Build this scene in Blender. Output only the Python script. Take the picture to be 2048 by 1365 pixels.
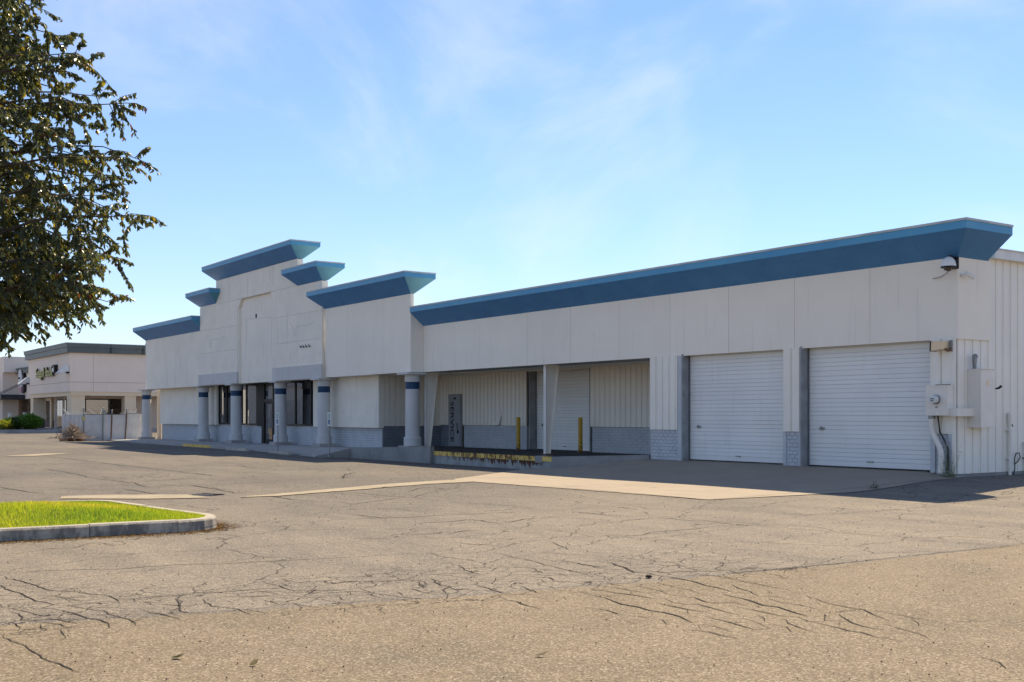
import bpy, math, random
from mathutils import Vector, Matrix
import numpy as np
C = bpy.context.scene
COL = C.collection
for o in list(bpy.data.objects): bpy.data.objects.remove(o)
R = random.Random(7)
PI = math.pi
# ---------------------------------------------------------------- camera, sky, sun, exposure
cd = bpy.data.cameras.new('camera'); cam = bpy.data.objects.new('camera', cd); COL.objects.link(cam)
cam.location = (15.94, -23.83, 1.68)
cam.rotation_euler = (PI/2, 0, math.atan2(0.57003, -0.82163) - PI/2)
cd.sensor_width = 36; cd.lens = 36*2250/2048; cd.shift_y = (831.5-682.5)/2048
cd.clip_start = .1; cd.clip_end = 6000
C.camera = cam
SUN = Vector((2.14, -4.12, -6.15)).normalized()      # direction the light travels
elev = math.asin(-SUN.z)
w = bpy.data.worlds.new('World'); C.world = w; w.use_nodes = True
n = w.node_tree; n.nodes.clear()
sky = n.nodes.new('ShaderNodeTexSky'); sky.sky_type = 'NISHITA'; sky.sun_disc = False
sky.sun_elevation = elev; sky.sun_rotation = math.atan2(-SUN.x, -SUN.y)
sky.altitude = 0; sky.air_density = 1.0; sky.dust_density = 0; sky.ozone_density = 4.5
bg = n.nodes.new('ShaderNodeBackground'); bg.inputs[1].default_value = .0565
out = n.nodes.new('ShaderNodeOutputWorld')
tc = n.nodes.new('ShaderNodeTexCoord'); mp = n.nodes.new('ShaderNodeMapping')
mp.inputs['Scale'].default_value = (1.0, 1.0, 1.7); mp.inputs['Rotation'].default_value = (.3, .5, 1.25); mp.inputs['Location'].default_value = (.35, .1, 0)
tn = n.nodes.new('ShaderNodeMixRGB'); tn.blend_type = 'MULTIPLY'; tn.inputs[0].default_value = 1; tn.inputs[2].default_value = (.69, .84, 1.0, 1)
n.links.new(sky.outputs[0], tn.inputs[1])
n.links.new(tc.outputs['Generated'], mp.inputs[0])
nz = n.nodes.new('ShaderNodeTexNoise'); nz.inputs['Scale'].default_value = 3.4; nz.inputs['Detail'].default_value = 9
nz.inputs['Roughness'].default_value = .58; nz.inputs['Distortion'].default_value = .5
n.links.new(mp.outputs[0], nz.inputs[0])
cr = n.nodes.new('ShaderNodeMapRange'); cr.interpolation_type = 'SMOOTHSTEP'
cr.inputs[1].default_value = .44; cr.inputs[2].default_value = .74; cr.inputs[3].default_value = .02; cr.inputs[4].default_value = .38
n.links.new(nz.outputs[0], cr.inputs[0])
# a thin even veil of high cirrus: opacity 1-exp(-tau/sin(elevation)), so it whitens toward the horizon all round
def wm(op, a, b=0.):
    q = n.nodes.new('ShaderNodeMath'); q.operation = op
    for i_, v_ in enumerate((a, b)):
        if isinstance(v_, (int, float)): q.inputs[i_].default_value = v_
        else: n.links.new(v_, q.inputs[i_])
    return q.outputs[0]
sp = n.nodes.new('ShaderNodeSeparateXYZ'); n.links.new(tc.outputs['Generated'], sp.inputs[0])
air = wm('DIVIDE', -.036, wm('MAXIMUM', sp.outputs[2], .02))
keep = wm('MULTIPLY', wm('EXPONENT', air), wm('SUBTRACT', 1., cr.outputs[0]))
op = wm('SUBTRACT', 1., keep)
cm = n.nodes.new('ShaderNodeMixRGB'); cm.inputs[2].default_value = (6.2, 6.25, 6.5, 1)
n.links.new(op, cm.inputs[0]); n.links.new(tn.outputs[0], cm.inputs[1])
n.links.new(cm.outputs[0], bg.inputs[0]); n.links.new(bg.outputs[0], out.inputs[0])
ld = bpy.data.lights.new('sun', 'SUN'); sun = bpy.data.objects.new('sun', ld); COL.objects.link(sun)
ld.energy = 2.95; ld.angle = math.radians(.53); ld.color = (1, .835, .60)
sun.rotation_euler = SUN.to_track_quat('-Z', 'Y').to_euler(); sun.location = (-20, 40, 60)
vs = C.view_settings; vs.view_transform = 'Standard'; vs.look = 'None'; vs.gamma = 1; vs.exposure = 1.62
vs.use_curve_mapping = False
C.cycles.max_bounces = 8; C.cycles.diffuse_bounces = 4; C.cycles.use_denoising = True

# ---------------------------------------------------------------- helpers
class MB:
    """collects shapes; build() links them as ONE mesh object"""
    def __init__(s): s.v = []; s.f = []; s.m = []
    def add(s, v, f, m=0):
        o = len(s.v); s.v += v; s.f += [tuple(i+o for i in q) for q in f]; s.m += [m]*len(f); return s
    def box(s, x0, x1, y0, y1, z0, z1, m=0):
        v = [(x, y, z) for z in (z0, z1) for y in (y0, y1) for x in (x0, x1)]
        return s.add(v, [(0,2,3,1),(4,5,7,6),(0,1,5,4),(2,6,7,3),(0,4,6,2),(1,3,7,5)], m)
    def hexa(s, b, t, m=0):                       # bottom ring, top ring (4 points each, counter-clockwise from above)
        return s.add(list(b)+list(t), [(3,2,1,0),(4,5,6,7),(0,1,5,4),(1,2,6,5),(2,3,7,6),(3,0,4,7)], m)
    def poly(s, pts, m=0): return s.add(list(pts), [tuple(range(len(pts)))], m)
    def prism(s, pts, d, m=0):                    # planar polygon swept by vector d
        k = len(pts); v = [tuple(p) for p in pts]+[tuple(p[i]+d[i] for i in range(3)) for p in pts]
        return s.add(v, [tuple(range(k))[::-1], tuple(range(k, 2*k))]+[(i, (i+1) % k, (i+1) % k+k, i+k) for i in range(k)], m)
    def lathe(s, prof, c=(0,0,0), seg=20, m=0, axis=(0,0,1)):
        q = Vector((0,0,1)).rotation_difference(Vector(axis)); v = []
        for r, z in prof:
            for i in range(seg):
                p = q @ Vector((r*math.cos(2*PI*i/seg), r*math.sin(2*PI*i/seg), z)); v.append((p.x+c[0], p.y+c[1], p.z+c[2]))
        k = len(prof); f = [(j*seg+i, j*seg+(i+1) % seg, (j+1)*seg+(i+1) % seg, (j+1)*seg+i) for j in range(k-1) for i in range(seg)]
        f += [tuple(range(seg))[::-1], tuple((k-1)*seg+i for i in range(seg))]
        return s.add(v, f, m)
    def tube(s, pts, r, seg=8, m=0):
        pts = [Vector(p) for p in pts]; k = len(pts); rr = r if isinstance(r, (list, tuple)) else [r]*k; v = []
        up = None
        for i, p in enumerate(pts):
            t = (pts[min(i+1, k-1)]-pts[max(i-1, 0)]).normalized()
            if up is None: up = t.orthogonal().normalized()
            up = (up-t*up.dot(t)).normalized(); b = t.cross(up)
            for a in range(seg):
                q = p+(up*math.cos(2*PI*a/seg)+b*math.sin(2*PI*a/seg))*rr[i]; v.append(tuple(q))
        f = [(j*seg+a, j*seg+(a+1) % seg, (j+1)*seg+(a+1) % seg, (j+1)*seg+a) for j in range(k-1) for a in range(seg)]
        f += [tuple(range(seg))[::-1], tuple((k-1)*seg+a for a in range(seg))]
        return s.add(v, f, m)
    def mesh(s, name, mats, smooth=False):
        me = bpy.data.meshes.new(name); me.from_pydata(s.v, [], s.f)
        for m in (mats if isinstance(mats, (list, tuple)) else [mats]): me.materials.append(m)
        if any(s.m): me.polygons.foreach_set('material_index', s.m)
        if smooth: me.polygons.foreach_set('use_smooth', [True]*len(s.f)); me.set_sharp_from_angle(angle=.6)
        me.update(); return me
    def build(s, name, mats, parent=None, loc=(0,0,0), smooth=False, label=None, kind=None):
        return link(name, s.mesh(name, mats, smooth), parent, loc, label=label, kind=kind)
def link(name, me, parent=None, loc=(0,0,0), rot=(0,0,0), label=None, kind=None):
    o = bpy.data.objects.new(name, me); COL.objects.link(o); o.location = loc; o.rotation_euler = rot
    if parent: o.parent = parent
    if label: o['label'] = label
    if kind: o['kind'] = kind
    return o
def tag(o, label, cat, group=None):
    o['label'] = label; o['category'] = cat
    if group: o['group'] = group
    return o
def thing(name, label, cat, loc=(0,0,0), rz=0, group=None):
    o = bpy.data.objects.new(name, None); COL.objects.link(o); o.location = loc; o.rotation_euler = (0,0,rz); o.empty_display_size = .3
    return tag(o, label, cat, group)
def copy_tree(o, parent=None):
    c = o.copy(); COL.objects.link(c); c.parent = parent
    for ch in list(o.children): copy_tree(ch, c)
    return c
def letters(me, parent, loc):
    """each character of a lettering mesh as a part of its own"""
    import bmesh
    bm = bmesh.new(); bm.from_mesh(me); bm.verts.ensure_lookup_table(); seen = set()
    for v0 in bm.verts:
        if v0.index in seen: continue
        st = [v0]; comp = []; seen.add(v0.index)
        while st:
            a = st.pop(); comp.append(a)
            for e in a.link_edges:
                b = e.other_vert(a)
                if b.index not in seen: seen.add(b.index); st.append(b)
        ids = {a.index: i for i, a in enumerate(comp)}; fs = {f for a in comp for f in a.link_faces}
        q = bpy.data.meshes.new('letter'); q.from_pydata([tuple(a.co) for a in comp], [], [[ids[u.index] for u in f.verts] for f in fs])
        for m_ in me.materials: q.materials.append(m_)
        q.polygons.foreach_set('material_index', [f.material_index for f in fs]); q.update(); link('letter', q, parent, loc)
    bm.free()
def text_mesh(s, size, depth=0, offset=0, space=1.0, xs=1.0):
    cu = bpy.data.curves.new('lettering', 'FONT'); cu.body = s; cu.size = size; cu.extrude = depth; cu.offset = offset
    cu.space_character = space; cu.resolution_u = 3; cu.align_x = 'CENTER'; cu.align_y = 'CENTER'
    o = bpy.data.objects.new('lettering', cu); COL.objects.link(o)
    dg = bpy.context.evaluated_depsgraph_get(); me = bpy.data.meshes.new_from_object(o.evaluated_get(dg))
    bpy.data.objects.remove(o); bpy.data.curves.remove(cu)
    if xs != 1: me.transform(Matrix.Diagonal((xs, 1, 1, 1)))
    return me

# ---------------------------------------------------------------- materials
class NT:
    def __init__(s, name):
        s.mat = bpy.data.materials.new(name); s.mat.use_nodes = True; s.t = s.mat.node_tree
        s.b = s.t.nodes['Principled BSDF']; s.out = s.t.nodes['Material Output']
    def node(s, typ, **kw):
        x = s.t.nodes.new(typ)
        for k, v in kw.items(): setattr(x, k, v)
        return x
    def put(s, sock, v):
        if hasattr(v, 'links') or hasattr(v, 'is_output'): s.t.links.new(v, sock)
        elif isinstance(v, (tuple, list)) and len(v) == 3 and sock.type == 'RGBA': sock.default_value = (*v, 1)
        else: sock.default_value = v
    def pos(s, scale=(1,1,1), rot=(0,0,0), obj=False):
        if obj: src = s.node('ShaderNodeTexCoord').outputs['Object']
        else: src = s.node('ShaderNodeNewGeometry').outputs['Position']
        if scale == (1,1,1) and rot == (0,0,0): return src
        m = s.node('ShaderNodeMapping'); m.inputs['Scale'].default_value = scale; m.inputs['Rotation'].default_value = rot
        s.t.links.new(src, m.inputs[0]); return m.outputs[0]
    def noise(s, co, scale, detail=4, rough=.55, dist=0):
        x = s.node('ShaderNodeTexNoise'); s.put(x.inputs['Vector'], co); x.inputs['Scale'].default_value = scale
        x.inputs['Detail'].default_value = detail; x.inputs['Roughness'].default_value = rough; x.inputs['Distortion'].default_value = dist
        return x.outputs[0]
    def vor(s, co, scale, feature='F1', rnd=1.0, out=None):
        x = s.node('ShaderNodeTexVoronoi', feature=feature); s.put(x.inputs['Vector'], co); x.inputs['Scale'].default_value = scale
        x.inputs['Randomness'].default_value = rnd
        return x.outputs[out or 'Distance']
    def rng(s, v, a, b, c=0., d=1., smooth=True):
        x = s.node('ShaderNodeMapRange'); x.interpolation_type = 'SMOOTHSTEP' if smooth else 'LINEAR'
        s.put(x.inputs[0], v)
        for i, q in enumerate((a, b, c, d)): x.inputs[i+1].default_value = q
        return x.outputs[0]
    def math(s, op, a, b=0., c=None):
        x = s.node('ShaderNodeMath', operation=op); s.put(x.inputs[0], a); s.put(x.inputs[1], b)
        if c is not None: s.put(x.inputs[2], c)
        return x.outputs[0]
    def mix(s, f, a, b, blend='MIX'):
        x = s.node('ShaderNodeMixRGB', blend_type=blend); s.put(x.inputs[0], f); s.put(x.inputs[1], a); s.put(x.inputs[2], b)
        return x.outputs[0]
    def xyz(s, co):
        x = s.node('ShaderNodeSeparateXYZ'); s.put(x.inputs[0], co); return x.outputs
    def bump(s, h, dist, strength=1.0, prev=None):
        x = s.node('ShaderNodeBump'); x.inputs['Distance'].default_value = dist; x.inputs['Strength'].default_value = strength
        s.put(x.inputs['Height'], h)
        if prev is not None: s.put(x.inputs['Normal'], prev)
        return x.outputs[0]
    def done(s, col, rough=.7, bump=None, spec=.3, metal=0.):
        s.put(s.b.inputs['Base Color'], col); s.put(s.b.inputs['Roughness'], rough)
        s.b.inputs['Specular IOR Level'].default_value = spec; s.b.inputs['Metallic'].default_value = metal
        if bump is not None: s.put(s.b.inputs['Normal'], bump)
        return s.mat
def surf(name, c1, c2, scale=1.5, rough=.7, fine=0, bscale=60, stretch=(1,1,1), dirt=None, dscale=3., dlo=.58, dhi=.8, spec=.3, streak=None, obj=False, metal=0., pvar=0):
    """two-tone noise paint or masonry with optional stains (dirt), vertical streaks and fine relief"""
    t = NT(name); co = t.pos(stretch, obj=obj)
    c = t.mix(t.rng(t.noise(co, scale, 6, .6), .32, .68), c1, c2)
    if streak:
        c = t.mix(t.rng(t.noise(t.pos((1,1,.07), obj=obj), 5.5, 5, .62), .55, .8, 0, streak[3]), c, streak[:3])
    if dirt: c = t.mix(t.rng(t.noise(t.pos(obj=obj), dscale, 8, .65), dlo, dhi, 0, .8), c, dirt)
    if pvar:
        rnd = t.node('ShaderNodeObjectInfo').outputs['Random']; c = t.mix(t.rng(rnd, 0, 1, 0, pvar, False), c, (.50,.475,.43))
    b = t.bump(t.noise(t.pos(obj=obj), bscale, 3, .6), fine) if fine else None
    return t.done(c, rough, b, spec, metal)
M = {}
M['stucco'] = surf('stucco', (.885,.83,.725), (.855,.80,.70), .7, .9, .004, 70, streak=(.62,.58,.51,.5), pvar=.10)
M['stucco_stained'] = surf('stucco_stained', (.87,.815,.71), (.81,.76,.665), .9, .9, .004, 60, streak=(.54,.51,.46,.75), dirt=(.64,.60,.54), dscale=1.6, pvar=.08)
M['blue'] = surf('blue_paint', (.05,.185,.41), (.062,.215,.45), 1.3, .5, .002, 90, streak=(.03,.085,.18,.5), spec=.4)
M['blue_trim'] = surf('light_blue_trim', (.06,.27,.49), (.08,.31,.51), .9, .45, .001, 60, spec=.4)  # trim a lighter blue than the sloped cornice faces
M['teal'] = surf('bounce_lit_teal', (.09,.29,.40), (.075,.24,.35), 1.4, .5, .002, 90, streak=(.06,.2,.3,.5), spec=.35)  # cornice blue lightened on one slope: bounce off the white roof painted in
M['flashing'] = surf('pale_flashing', (.50,.51,.49), (.36,.38,.38), 2, .45, spec=.5)
M['siding'] = surf('cream_siding', (.85,.81,.72), (.81,.77,.685), .8, .5, .0015, 25, streak=(.62,.57,.48,.35), dirt=(.40,.36,.29), dscale=5, dlo=.68, dhi=.86, spec=.4)
M['groove'] = surf('siding_groove', (.44,.41,.36), (.38,.355,.31), 3, .7)
M['grey'] = surf('grey_paint', (.58,.58,.57), (.53,.53,.52), 1.2, .75, .003, 50, streak=(.34,.345,.35,.4))
M['greyblock'] = surf('grey_block_paint', (.52,.55,.575), (.45,.485,.515), 2.2, .7, .006, 28, dirt=(.24,.26,.28), dscale=9, dlo=.64, dhi=.8, spec=.35)
M['mortar'] = surf('mortar', (.40,.425,.45), (.34,.365,.39), 4, .85)
M['shadeblock'] = surf('shaded_block_paint', (.20,.23,.27), (.16,.19,.23), 2.2, .75, .005, 26)  # grey block darkened: shade at the shop end of the dock recess, as colour
M['band'] = surf('navy_band', (.012,.045,.11), (.02,.06,.13), 2, .6)
M['door'] = surf('roll_door_white', (.80,.81,.79), (.74,.755,.74), .7, .5, .001, 40, pvar=.10, streak=(.55,.55,.53,.4), dirt=(.36,.36,.35), dscale=6, dlo=.7, dhi=.9, spec=.4)
M['slatgap'] = surf('slat_shadow_gap', (.52,.525,.52), (.46,.465,.46), 3, .7)
M['doorgap'] = surf('door_joint', (.12,.13,.14), (.16,.17,.18), 3, .8)
M['jamb'] = surf('jamb_grey', (.33,.345,.355), (.25,.26,.265), 2.4, .65, .002, 30, dirt=(.11,.105,.095), dscale=5)
M['steeldoor'] = surf('door_grey_blue', (.33,.345,.37), (.29,.305,.33), 1.2, .6)
M['black'] = surf('black_plastic', (.012,.012,.013), (.02,.02,.02), 4, .5)
M['frame'] = surf('dark_bronze_frame', (.012,.011,.010), (.018,.016,.015), 3, .4)
M['white'] = surf('white_paint', (.74,.74,.72), (.66,.66,.64), 3, .5, dirt=(.5,.49,.45), dscale=9, spec=.4, obj=True)
M['whitecol'] = surf('white_steel', (.68,.67,.64), (.60,.59,.56), 1.5, .5, dirt=(.42,.40,.35), dscale=6, dlo=.66)
M['box'] = surf('meter_paint', (.78,.74,.67), (.73,.69,.62), 2, .5, dirt=(.45,.42,.37), dscale=7, dlo=.68, spec=.4)
M['roof'] = surf('white_roof', (.62,.62,.60), (.55,.55,.53), .5, .9)
M['tan'] = surf('tan_stucco', (.84,.71,.60), (.81,.68,.57), .5, .9, streak=(.45,.37,.31,.3))
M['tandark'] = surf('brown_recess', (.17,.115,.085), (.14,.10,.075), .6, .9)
M['cream'] = surf('cream_trim', (.80,.65,.46), (.76,.61,.43), .8, .85)
M['cornice'] = surf('grey_green_metal', (.10,.115,.115), (.13,.145,.14), 1, .5, spec=.4)
M['stone'] = surf('ledge_stone', (.11,.075,.065), (.19,.14,.12), 4, .85, .01, 14)
M['concrete'] = surf('weathered_concrete', (.30,.295,.28), (.22,.22,.215), 1.1, .9, .004, 60, streak=(.12,.12,.12,.75), dirt=(.14,.138,.13), dscale=3.2, dlo=.55)
M['walk'] = surf('sidewalk_concrete', (.40,.385,.36), (.33,.32,.305), 1.0, .9, .003, 70, dirt=(.22,.21,.2), dscale=2.2, dlo=.6)
M['kerb'] = surf('kerb_concrete', (.44,.40,.335), (.33,.30,.26), 2.4, .9, .006, 50, dirt=(.20,.185,.165), dscale=4, dlo=.58)
M['galv'] = surf('galvanised_steel', (.30,.31,.31), (.21,.215,.215), 6, .45, metal=.6, obj=True)
M['rust'] = surf('rusty_steel', (.12,.06,.035), (.2,.1,.05), 9, .85)
M['wood'] = surf('pallet_wood', (.42,.24,.12), (.30,.18,.10), 6, .85)
M['twig'] = surf('dry_twig', (.42,.34,.26), (.25,.19,.14), 5, .9)
M['bark'] = surf('bark', (.075,.058,.045), (.12,.095,.075), 9, .95, .02, 20, (1,1,.3))
M['awning'] = surf('black_canopy', (.03,.035,.04), (.05,.055,.06), 2, .5)
M['fencepanel'] = surf('galvanised_sheet', (.62,.635,.65), (.52,.535,.55), 1.3, .55, .002, 20, streak=(.66,.67,.68,.8), spec=.4)
M['leadwhite'] = surf('sign_white', (.70,.72,.70), (.64,.66,.64), 4, .45, obj=True)
M['signblue'] = surf('sign_blue', (.02,.07,.22), (.025,.08,.25), 4, .45, obj=True)
M['signgreen'] = surf('sign_green', (.04,.22,.14), (.05,.25,.16), 4, .45, obj=True)
M['letteryellow'] = surf('sign_yellow', (.62,.58,.22), (.55,.5,.18), 3, .5)
M['pink'] = surf('sign_pink', (.62,.32,.36), (.55,.28,.32), 3, .5)
def glassy(name, base, rough=.02, ior=1.9):
    t = NT(name); t.b.inputs['IOR'].default_value = ior
    bm = t.bump(t.noise(t.pos(), 1.2, 2, .5), .0025)
    return t.done(base, rough, bm, .55)
M['glass'] = glassy('dark_window_glass', (.006,.007,.008), .015, 2.7)
M['dome'] = glassy('dome_glass', (.05,.04,.035), .08, 1.5)
def yellow(name):
    t = NT(name); co = t.pos(obj=False)
    c = t.mix(t.rng(t.noise(co, 2.5, 6, .6), .35, .65), (.70,.45,.05), (.6,.36,.04))
    z = t.noise(co, 17, 6, .7)
    c = t.mix(t.rng(z, .56, .62), c, (.045,.022,.012))
    return t.done(c, .55, None, .4)
M['yellow'] = yellow('chipped_yellow_paint')
def bollard_mat():
    t = NT('worn_yellow_pole'); co = t.pos(obj=True); z = t.xyz(co)[2]
    c = t.mix(t.rng(t.noise(co, 5, 5, .6), .35, .65), (.52,.31,.02), (.42,.25,.02))
    m = t.math('ADD', t.noise(co, 15, 5, .65), t.rng(z, 0., .75, .12, -.06))
    c = t.mix(t.rng(m, .62, .65), c, (.02,.013,.01))
    return t.done(c, .5, None, .4)
M['bollard'] = bollard_mat()
def rustydock():
    t = NT('rust_streaked_dock_face'); co = t.pos(); p = t.xyz(co)
    c = t.mix(t.rng(t.noise(co, 3, 6, .6), .35, .65), (.36,.37,.35), (.27,.28,.27))
    st = t.noise(t.pos((1,1,.16)), 4.5, 6, .72)
    mid = t.math('MULTIPLY', t.rng(p[0], -22.3, -19.5, .1, 1), t.rng(p[0], -15.6, -15.0, 1, .0))
    lvl = t.rng(p[2], -.2, .1, -.05, .13)
    f = t.math('MULTIPLY', t.rng(t.math('ADD', st, lvl), .54, .62), mid)
    c = t.mix(f, c, (.11,.052,.034))
    return t.done(c, .9, t.bump(t.noise(co, 40, 4, .6), .005), .2)
M['dockface'] = rustydock()
def yellowangle():
    t = NT('rusty_yellow_dock_edge'); co = t.pos(); p = t.xyz(co)
    c = t.mix(t.rng(t.noise(co, 2, 5, .6), .35, .65), (.78,.55,.16), (.70,.46,.11))
    worn = t.math('MULTIPLY', t.rng(p[0], -22.4, -20.2, 0, 1), t.rng(p[0], -17, -15, 1, .2))
    st = t.math('ADD', t.noise(t.pos((1,1,.35)), 11, 6, .75), t.math('MULTIPLY', worn, .09))
    c = t.mix(t.rng(st, .56, .62), c, (.13,.05,.025))
    return t.done(c, .7, None, .3)
M['dockedge'] = yellowangle()
def rubber():
    t = NT('black_coated_deck'); co = t.pos()
    c = t.mix(t.rng(t.noise(co, 1.2, 6, .6), .3, .7), (.03,.03,.032), (.055,.054,.052))
    return t.done(c, .85, t.bump(t.noise(co, 60, 3, .6), .004), .25)
M['deck'] = rubber()
def apron_mat():
    t = NT('apron_concrete'); co = t.pos()
    c = t.mix(t.rng(t.noise(co, .55, 6, .6), .3, .7), (.30,.25,.188), (.26,.215,.165))
    c = t.mix(t.rng(t.noise(t.pos((.35,1.6,1)), 1.4, 6, .65), .5, .75, 0, .5), c, (.215,.18,.14))
    c = t.mix(t.rng(t.noise(co, .9, 4, .5), .66, .76, 0, .7), c, (.13,.12,.11))
    c = t.mix(t.rng(t.noise(co, 60, 2, .5), .35, .65, 0, .12), c, (.5,.45,.36))
    return t.done(c, .9, t.bump(t.noise(co, 50, 3, .6), .003), .2)
M['apron'] = apron_mat()
def swale_mat():
    t = NT('gutter_concrete'); co = t.pos()
    c = t.mix(t.rng(t.noise(co, 1.5, 6, .6), .3, .7), (.31,.265,.19), (.25,.215,.155))
    c = t.mix(t.rng(t.noise(co, 7, 6, .7), .58, .72, 0, .7), c, (.2,.17,.13))
    return t.done(c, .9, t.bump(t.noise(co, 40, 4, .6), .006), .2)
M['swale'] = swale_mat()
def asphalt():
    t = NT('old_asphalt'); co = t.pos(); p = t.xyz(co)
    X, Y = p[0], p[1]
    # resurfaced strip: everything on the near side of a slightly curved seam X = a + bY + cY^2
    q = t.math('ADD', Y, 17.74)
    sx = t.math('ADD', t.math('MULTIPLY_ADD', q, .1653, 7.15), t.math('MULTIPLY', t.math('MULTIPLY', q, q), -.01312))
    d = t.math('ADD', t.math('SUBTRACT', X, sx), t.math('MULTIPLY_ADD', t.noise(co, 3.5, 3, .6), .16, -.08))
    tan = t.rng(d, -.03, .03)
    seal = t.rng(d, -.16, -.02); seal = t.math('MULTIPLY', seal, t.math('SUBTRACT', 1., tan))
    big = t.noise(t.pos((.55, 1, 1), (0, 0, .25)), .22, 5, .6)
    mid = t.noise(t.pos((.4, 1.3, 1), (0, 0, .5)), .9, 6, .62)
    far = t.mix(t.rng(big, .36, .64), (.098,.089,.080), (.140,.122,.100))
    far = t.mix(t.rng(mid, .5, .74, 0, .65), far, (.078,.073,.068))
    # paler worn lane on the right-hand side
    far = t.mix(t.math('MULTIPLY', t.rng(X, -8., 3.), t.rng(mid, .3, .6, .85, .35)), far, (.218,.188,.148))
    near = t.mix(t.rng(t.noise(co, .8, 6, .6), .3, .7), (.186,.149,.102), (.154,.123,.082))
    c = t.mix(tan, far, near)
    c = t.mix(t.math('MULTIPLY', seal, .55), c, (.105,.10,.10))
    c = t.mix(t.rng(t.noise(t.pos((.6,1.,1)), .42, 5, .65), .53, .70, 0, .38), c, (.085,.077,.068))
    c = t.mix(t.rng(t.noise(co, 1.7, 4, .55), .69, .77, 0, .5), c, (.06,.055,.05))
    # stones of the surface: pale and dark chips in a dark binder
    cell = t.node('ShaderNodeTexVoronoi', feature='F1'); t.put(cell.inputs['Vector'], co); cell.inputs['Scale'].default_value = 75
    g = t.xyz(cell.outputs['Color'])[0]
    c = t.mix(t.rng(g, .72, .97, 0, .42), c, (.46,.40,.31))
    c = t.mix(t.rng(g, .36, .05, 0, .62), c, (.05,.043,.035))
    gap = t.rng(cell.outputs['Distance'], .0, .011)
    c = t.mix(t.rng(t.noise(co, 28, 3, .7), .58, .72, 0, .5), c, (.10,.085,.068))
    c = t.mix(t.rng(t.noise(co, 9, 5, .7), .64, .78, 0, .45), c, (.12,.10,.08))
    # alligator cracking of the worn lane beside the seam
    wv = t.node('ShaderNodeVectorMath', operation='ADD'); wn = t.node('ShaderNodeTexNoise'); t.put(wn.inputs['Vector'], co); wn.inputs['Scale'].default_value = 1.6; wn.inputs['Detail'].default_value = 5
    ws = t.node('ShaderNodeVectorMath', operation='SCALE'); t.put(ws.inputs[0], wn.outputs['Color']); ws.inputs['Scale'].default_value = .55
    t.put(wv.inputs[0], co); t.put(wv.inputs[1], ws.outputs[0])
    mp_ = t.node('ShaderNodeMapping'); mp_.inputs['Scale'].default_value = (1., .62, 1.); mp_.inputs['Rotation'].default_value = (0, 0, .35); t.put(mp_.inputs[0], wv.outputs[0])
    ed_ = t.vor(mp_.outputs[0], 3.3, 'DISTANCE_TO_EDGE')
    zone = t.math('MULTIPLY', t.math('MULTIPLY', t.rng(d, -2.9, -1.2), t.rng(d, 1.1, .2)), t.rng(Y, -12.4, -14.5))
    zone = t.math('MULTIPLY', zone, t.rng(t.math('ADD', t.noise(co, .75, 4, .6), t.rng(d, -.2, .4, .08, -.05)), .41, .53))
    alg = t.math('MULTIPLY', t.rng(ed_, .022, .005), zone)
    hair = t.math('MULTIPLY', t.rng(t.vor(mp_.outputs[0], .62, 'DISTANCE_TO_EDGE'), .007, .002), t.math('SUBTRACT', 1., tan))
    crk = t.math('MAXIMUM', alg, t.math('MULTIPLY', hair, .75))
    c = t.mix(t.math('MULTIPLY', crk, t.rng(t.noise(co, 6, 3, .6), .3, .55, .35, .95)), c, (.015,.012,.010))
    bm = t.bump(gap, .006, .7); bm = t.bump(t.math('SUBTRACT', 1., crk), .012, .8, bm); bm = t.bump(t.noise(co, 1.1, 4, .5), .03, .5, bm)
    return t.done(c, .93, bm, .2)
M['asphalt'] = asphalt()
M['crack'] = surf('crack_filler', (.014,.011,.009), (.028,.022,.018), 8, .95)
M['soil'] = surf('soil', (.07,.05,.032), (.11,.085,.055), 6, .95, .02, 20)
def leaf_mat(name, trans=.45, rough=.42):
    t = NT(name)
    a = t.node('ShaderNodeAttribute'); a.attribute_name = 'tint'
    t.put(t.b.inputs['Base Color'], a.outputs[0]); t.b.inputs['Roughness'].default_value = rough
    t.b.inputs['Specular IOR Level'].default_value = .45
    tr = t.node('ShaderNodeBsdfTranslucent'); t.put(tr.inputs[0], t.mix(1., a.outputs[0], (1.9,1.75,.9), 'MULTIPLY'))
    mx = t.node('ShaderNodeMixShader'); mx.inputs[0].default_value = trans
    t.t.links.new(t.b.outputs[0], mx.inputs[1]); t.t.links.new(tr.outputs[0], mx.inputs[2]); t.t.links.new(mx.outputs[0], t.out.inputs[0])
    return t.mat
M['leaf'] = leaf_mat('leaf', .36, .34)
M['grass'] = leaf_mat('grass_blade', .55, .6)
M['thatch'] = surf('thatch', (.14,.15,.03), (.10,.12,.022), 9, .95)
def tinted(name, v, f, tint_per_face, mat):
    """mesh from arrays with a face-corner colour attribute 'tint' (each leaf's own colour)"""
    me = bpy.data.meshes.new(name); me.from_pydata(v, [], f); me.materials.append(mat)
    at = me.color_attributes.new('tint', 'FLOAT_COLOR', 'CORNER'); n_ = len(f[0])
    arr = np.ones((len(f)*n_, 4), dtype=np.float32); arr[:, :3] = np.repeat(np.asarray(tint_per_face, dtype=np.float32), n_, axis=0)
    at.data.foreach_set('color', arr.ravel()); me.update(); return me

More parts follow.
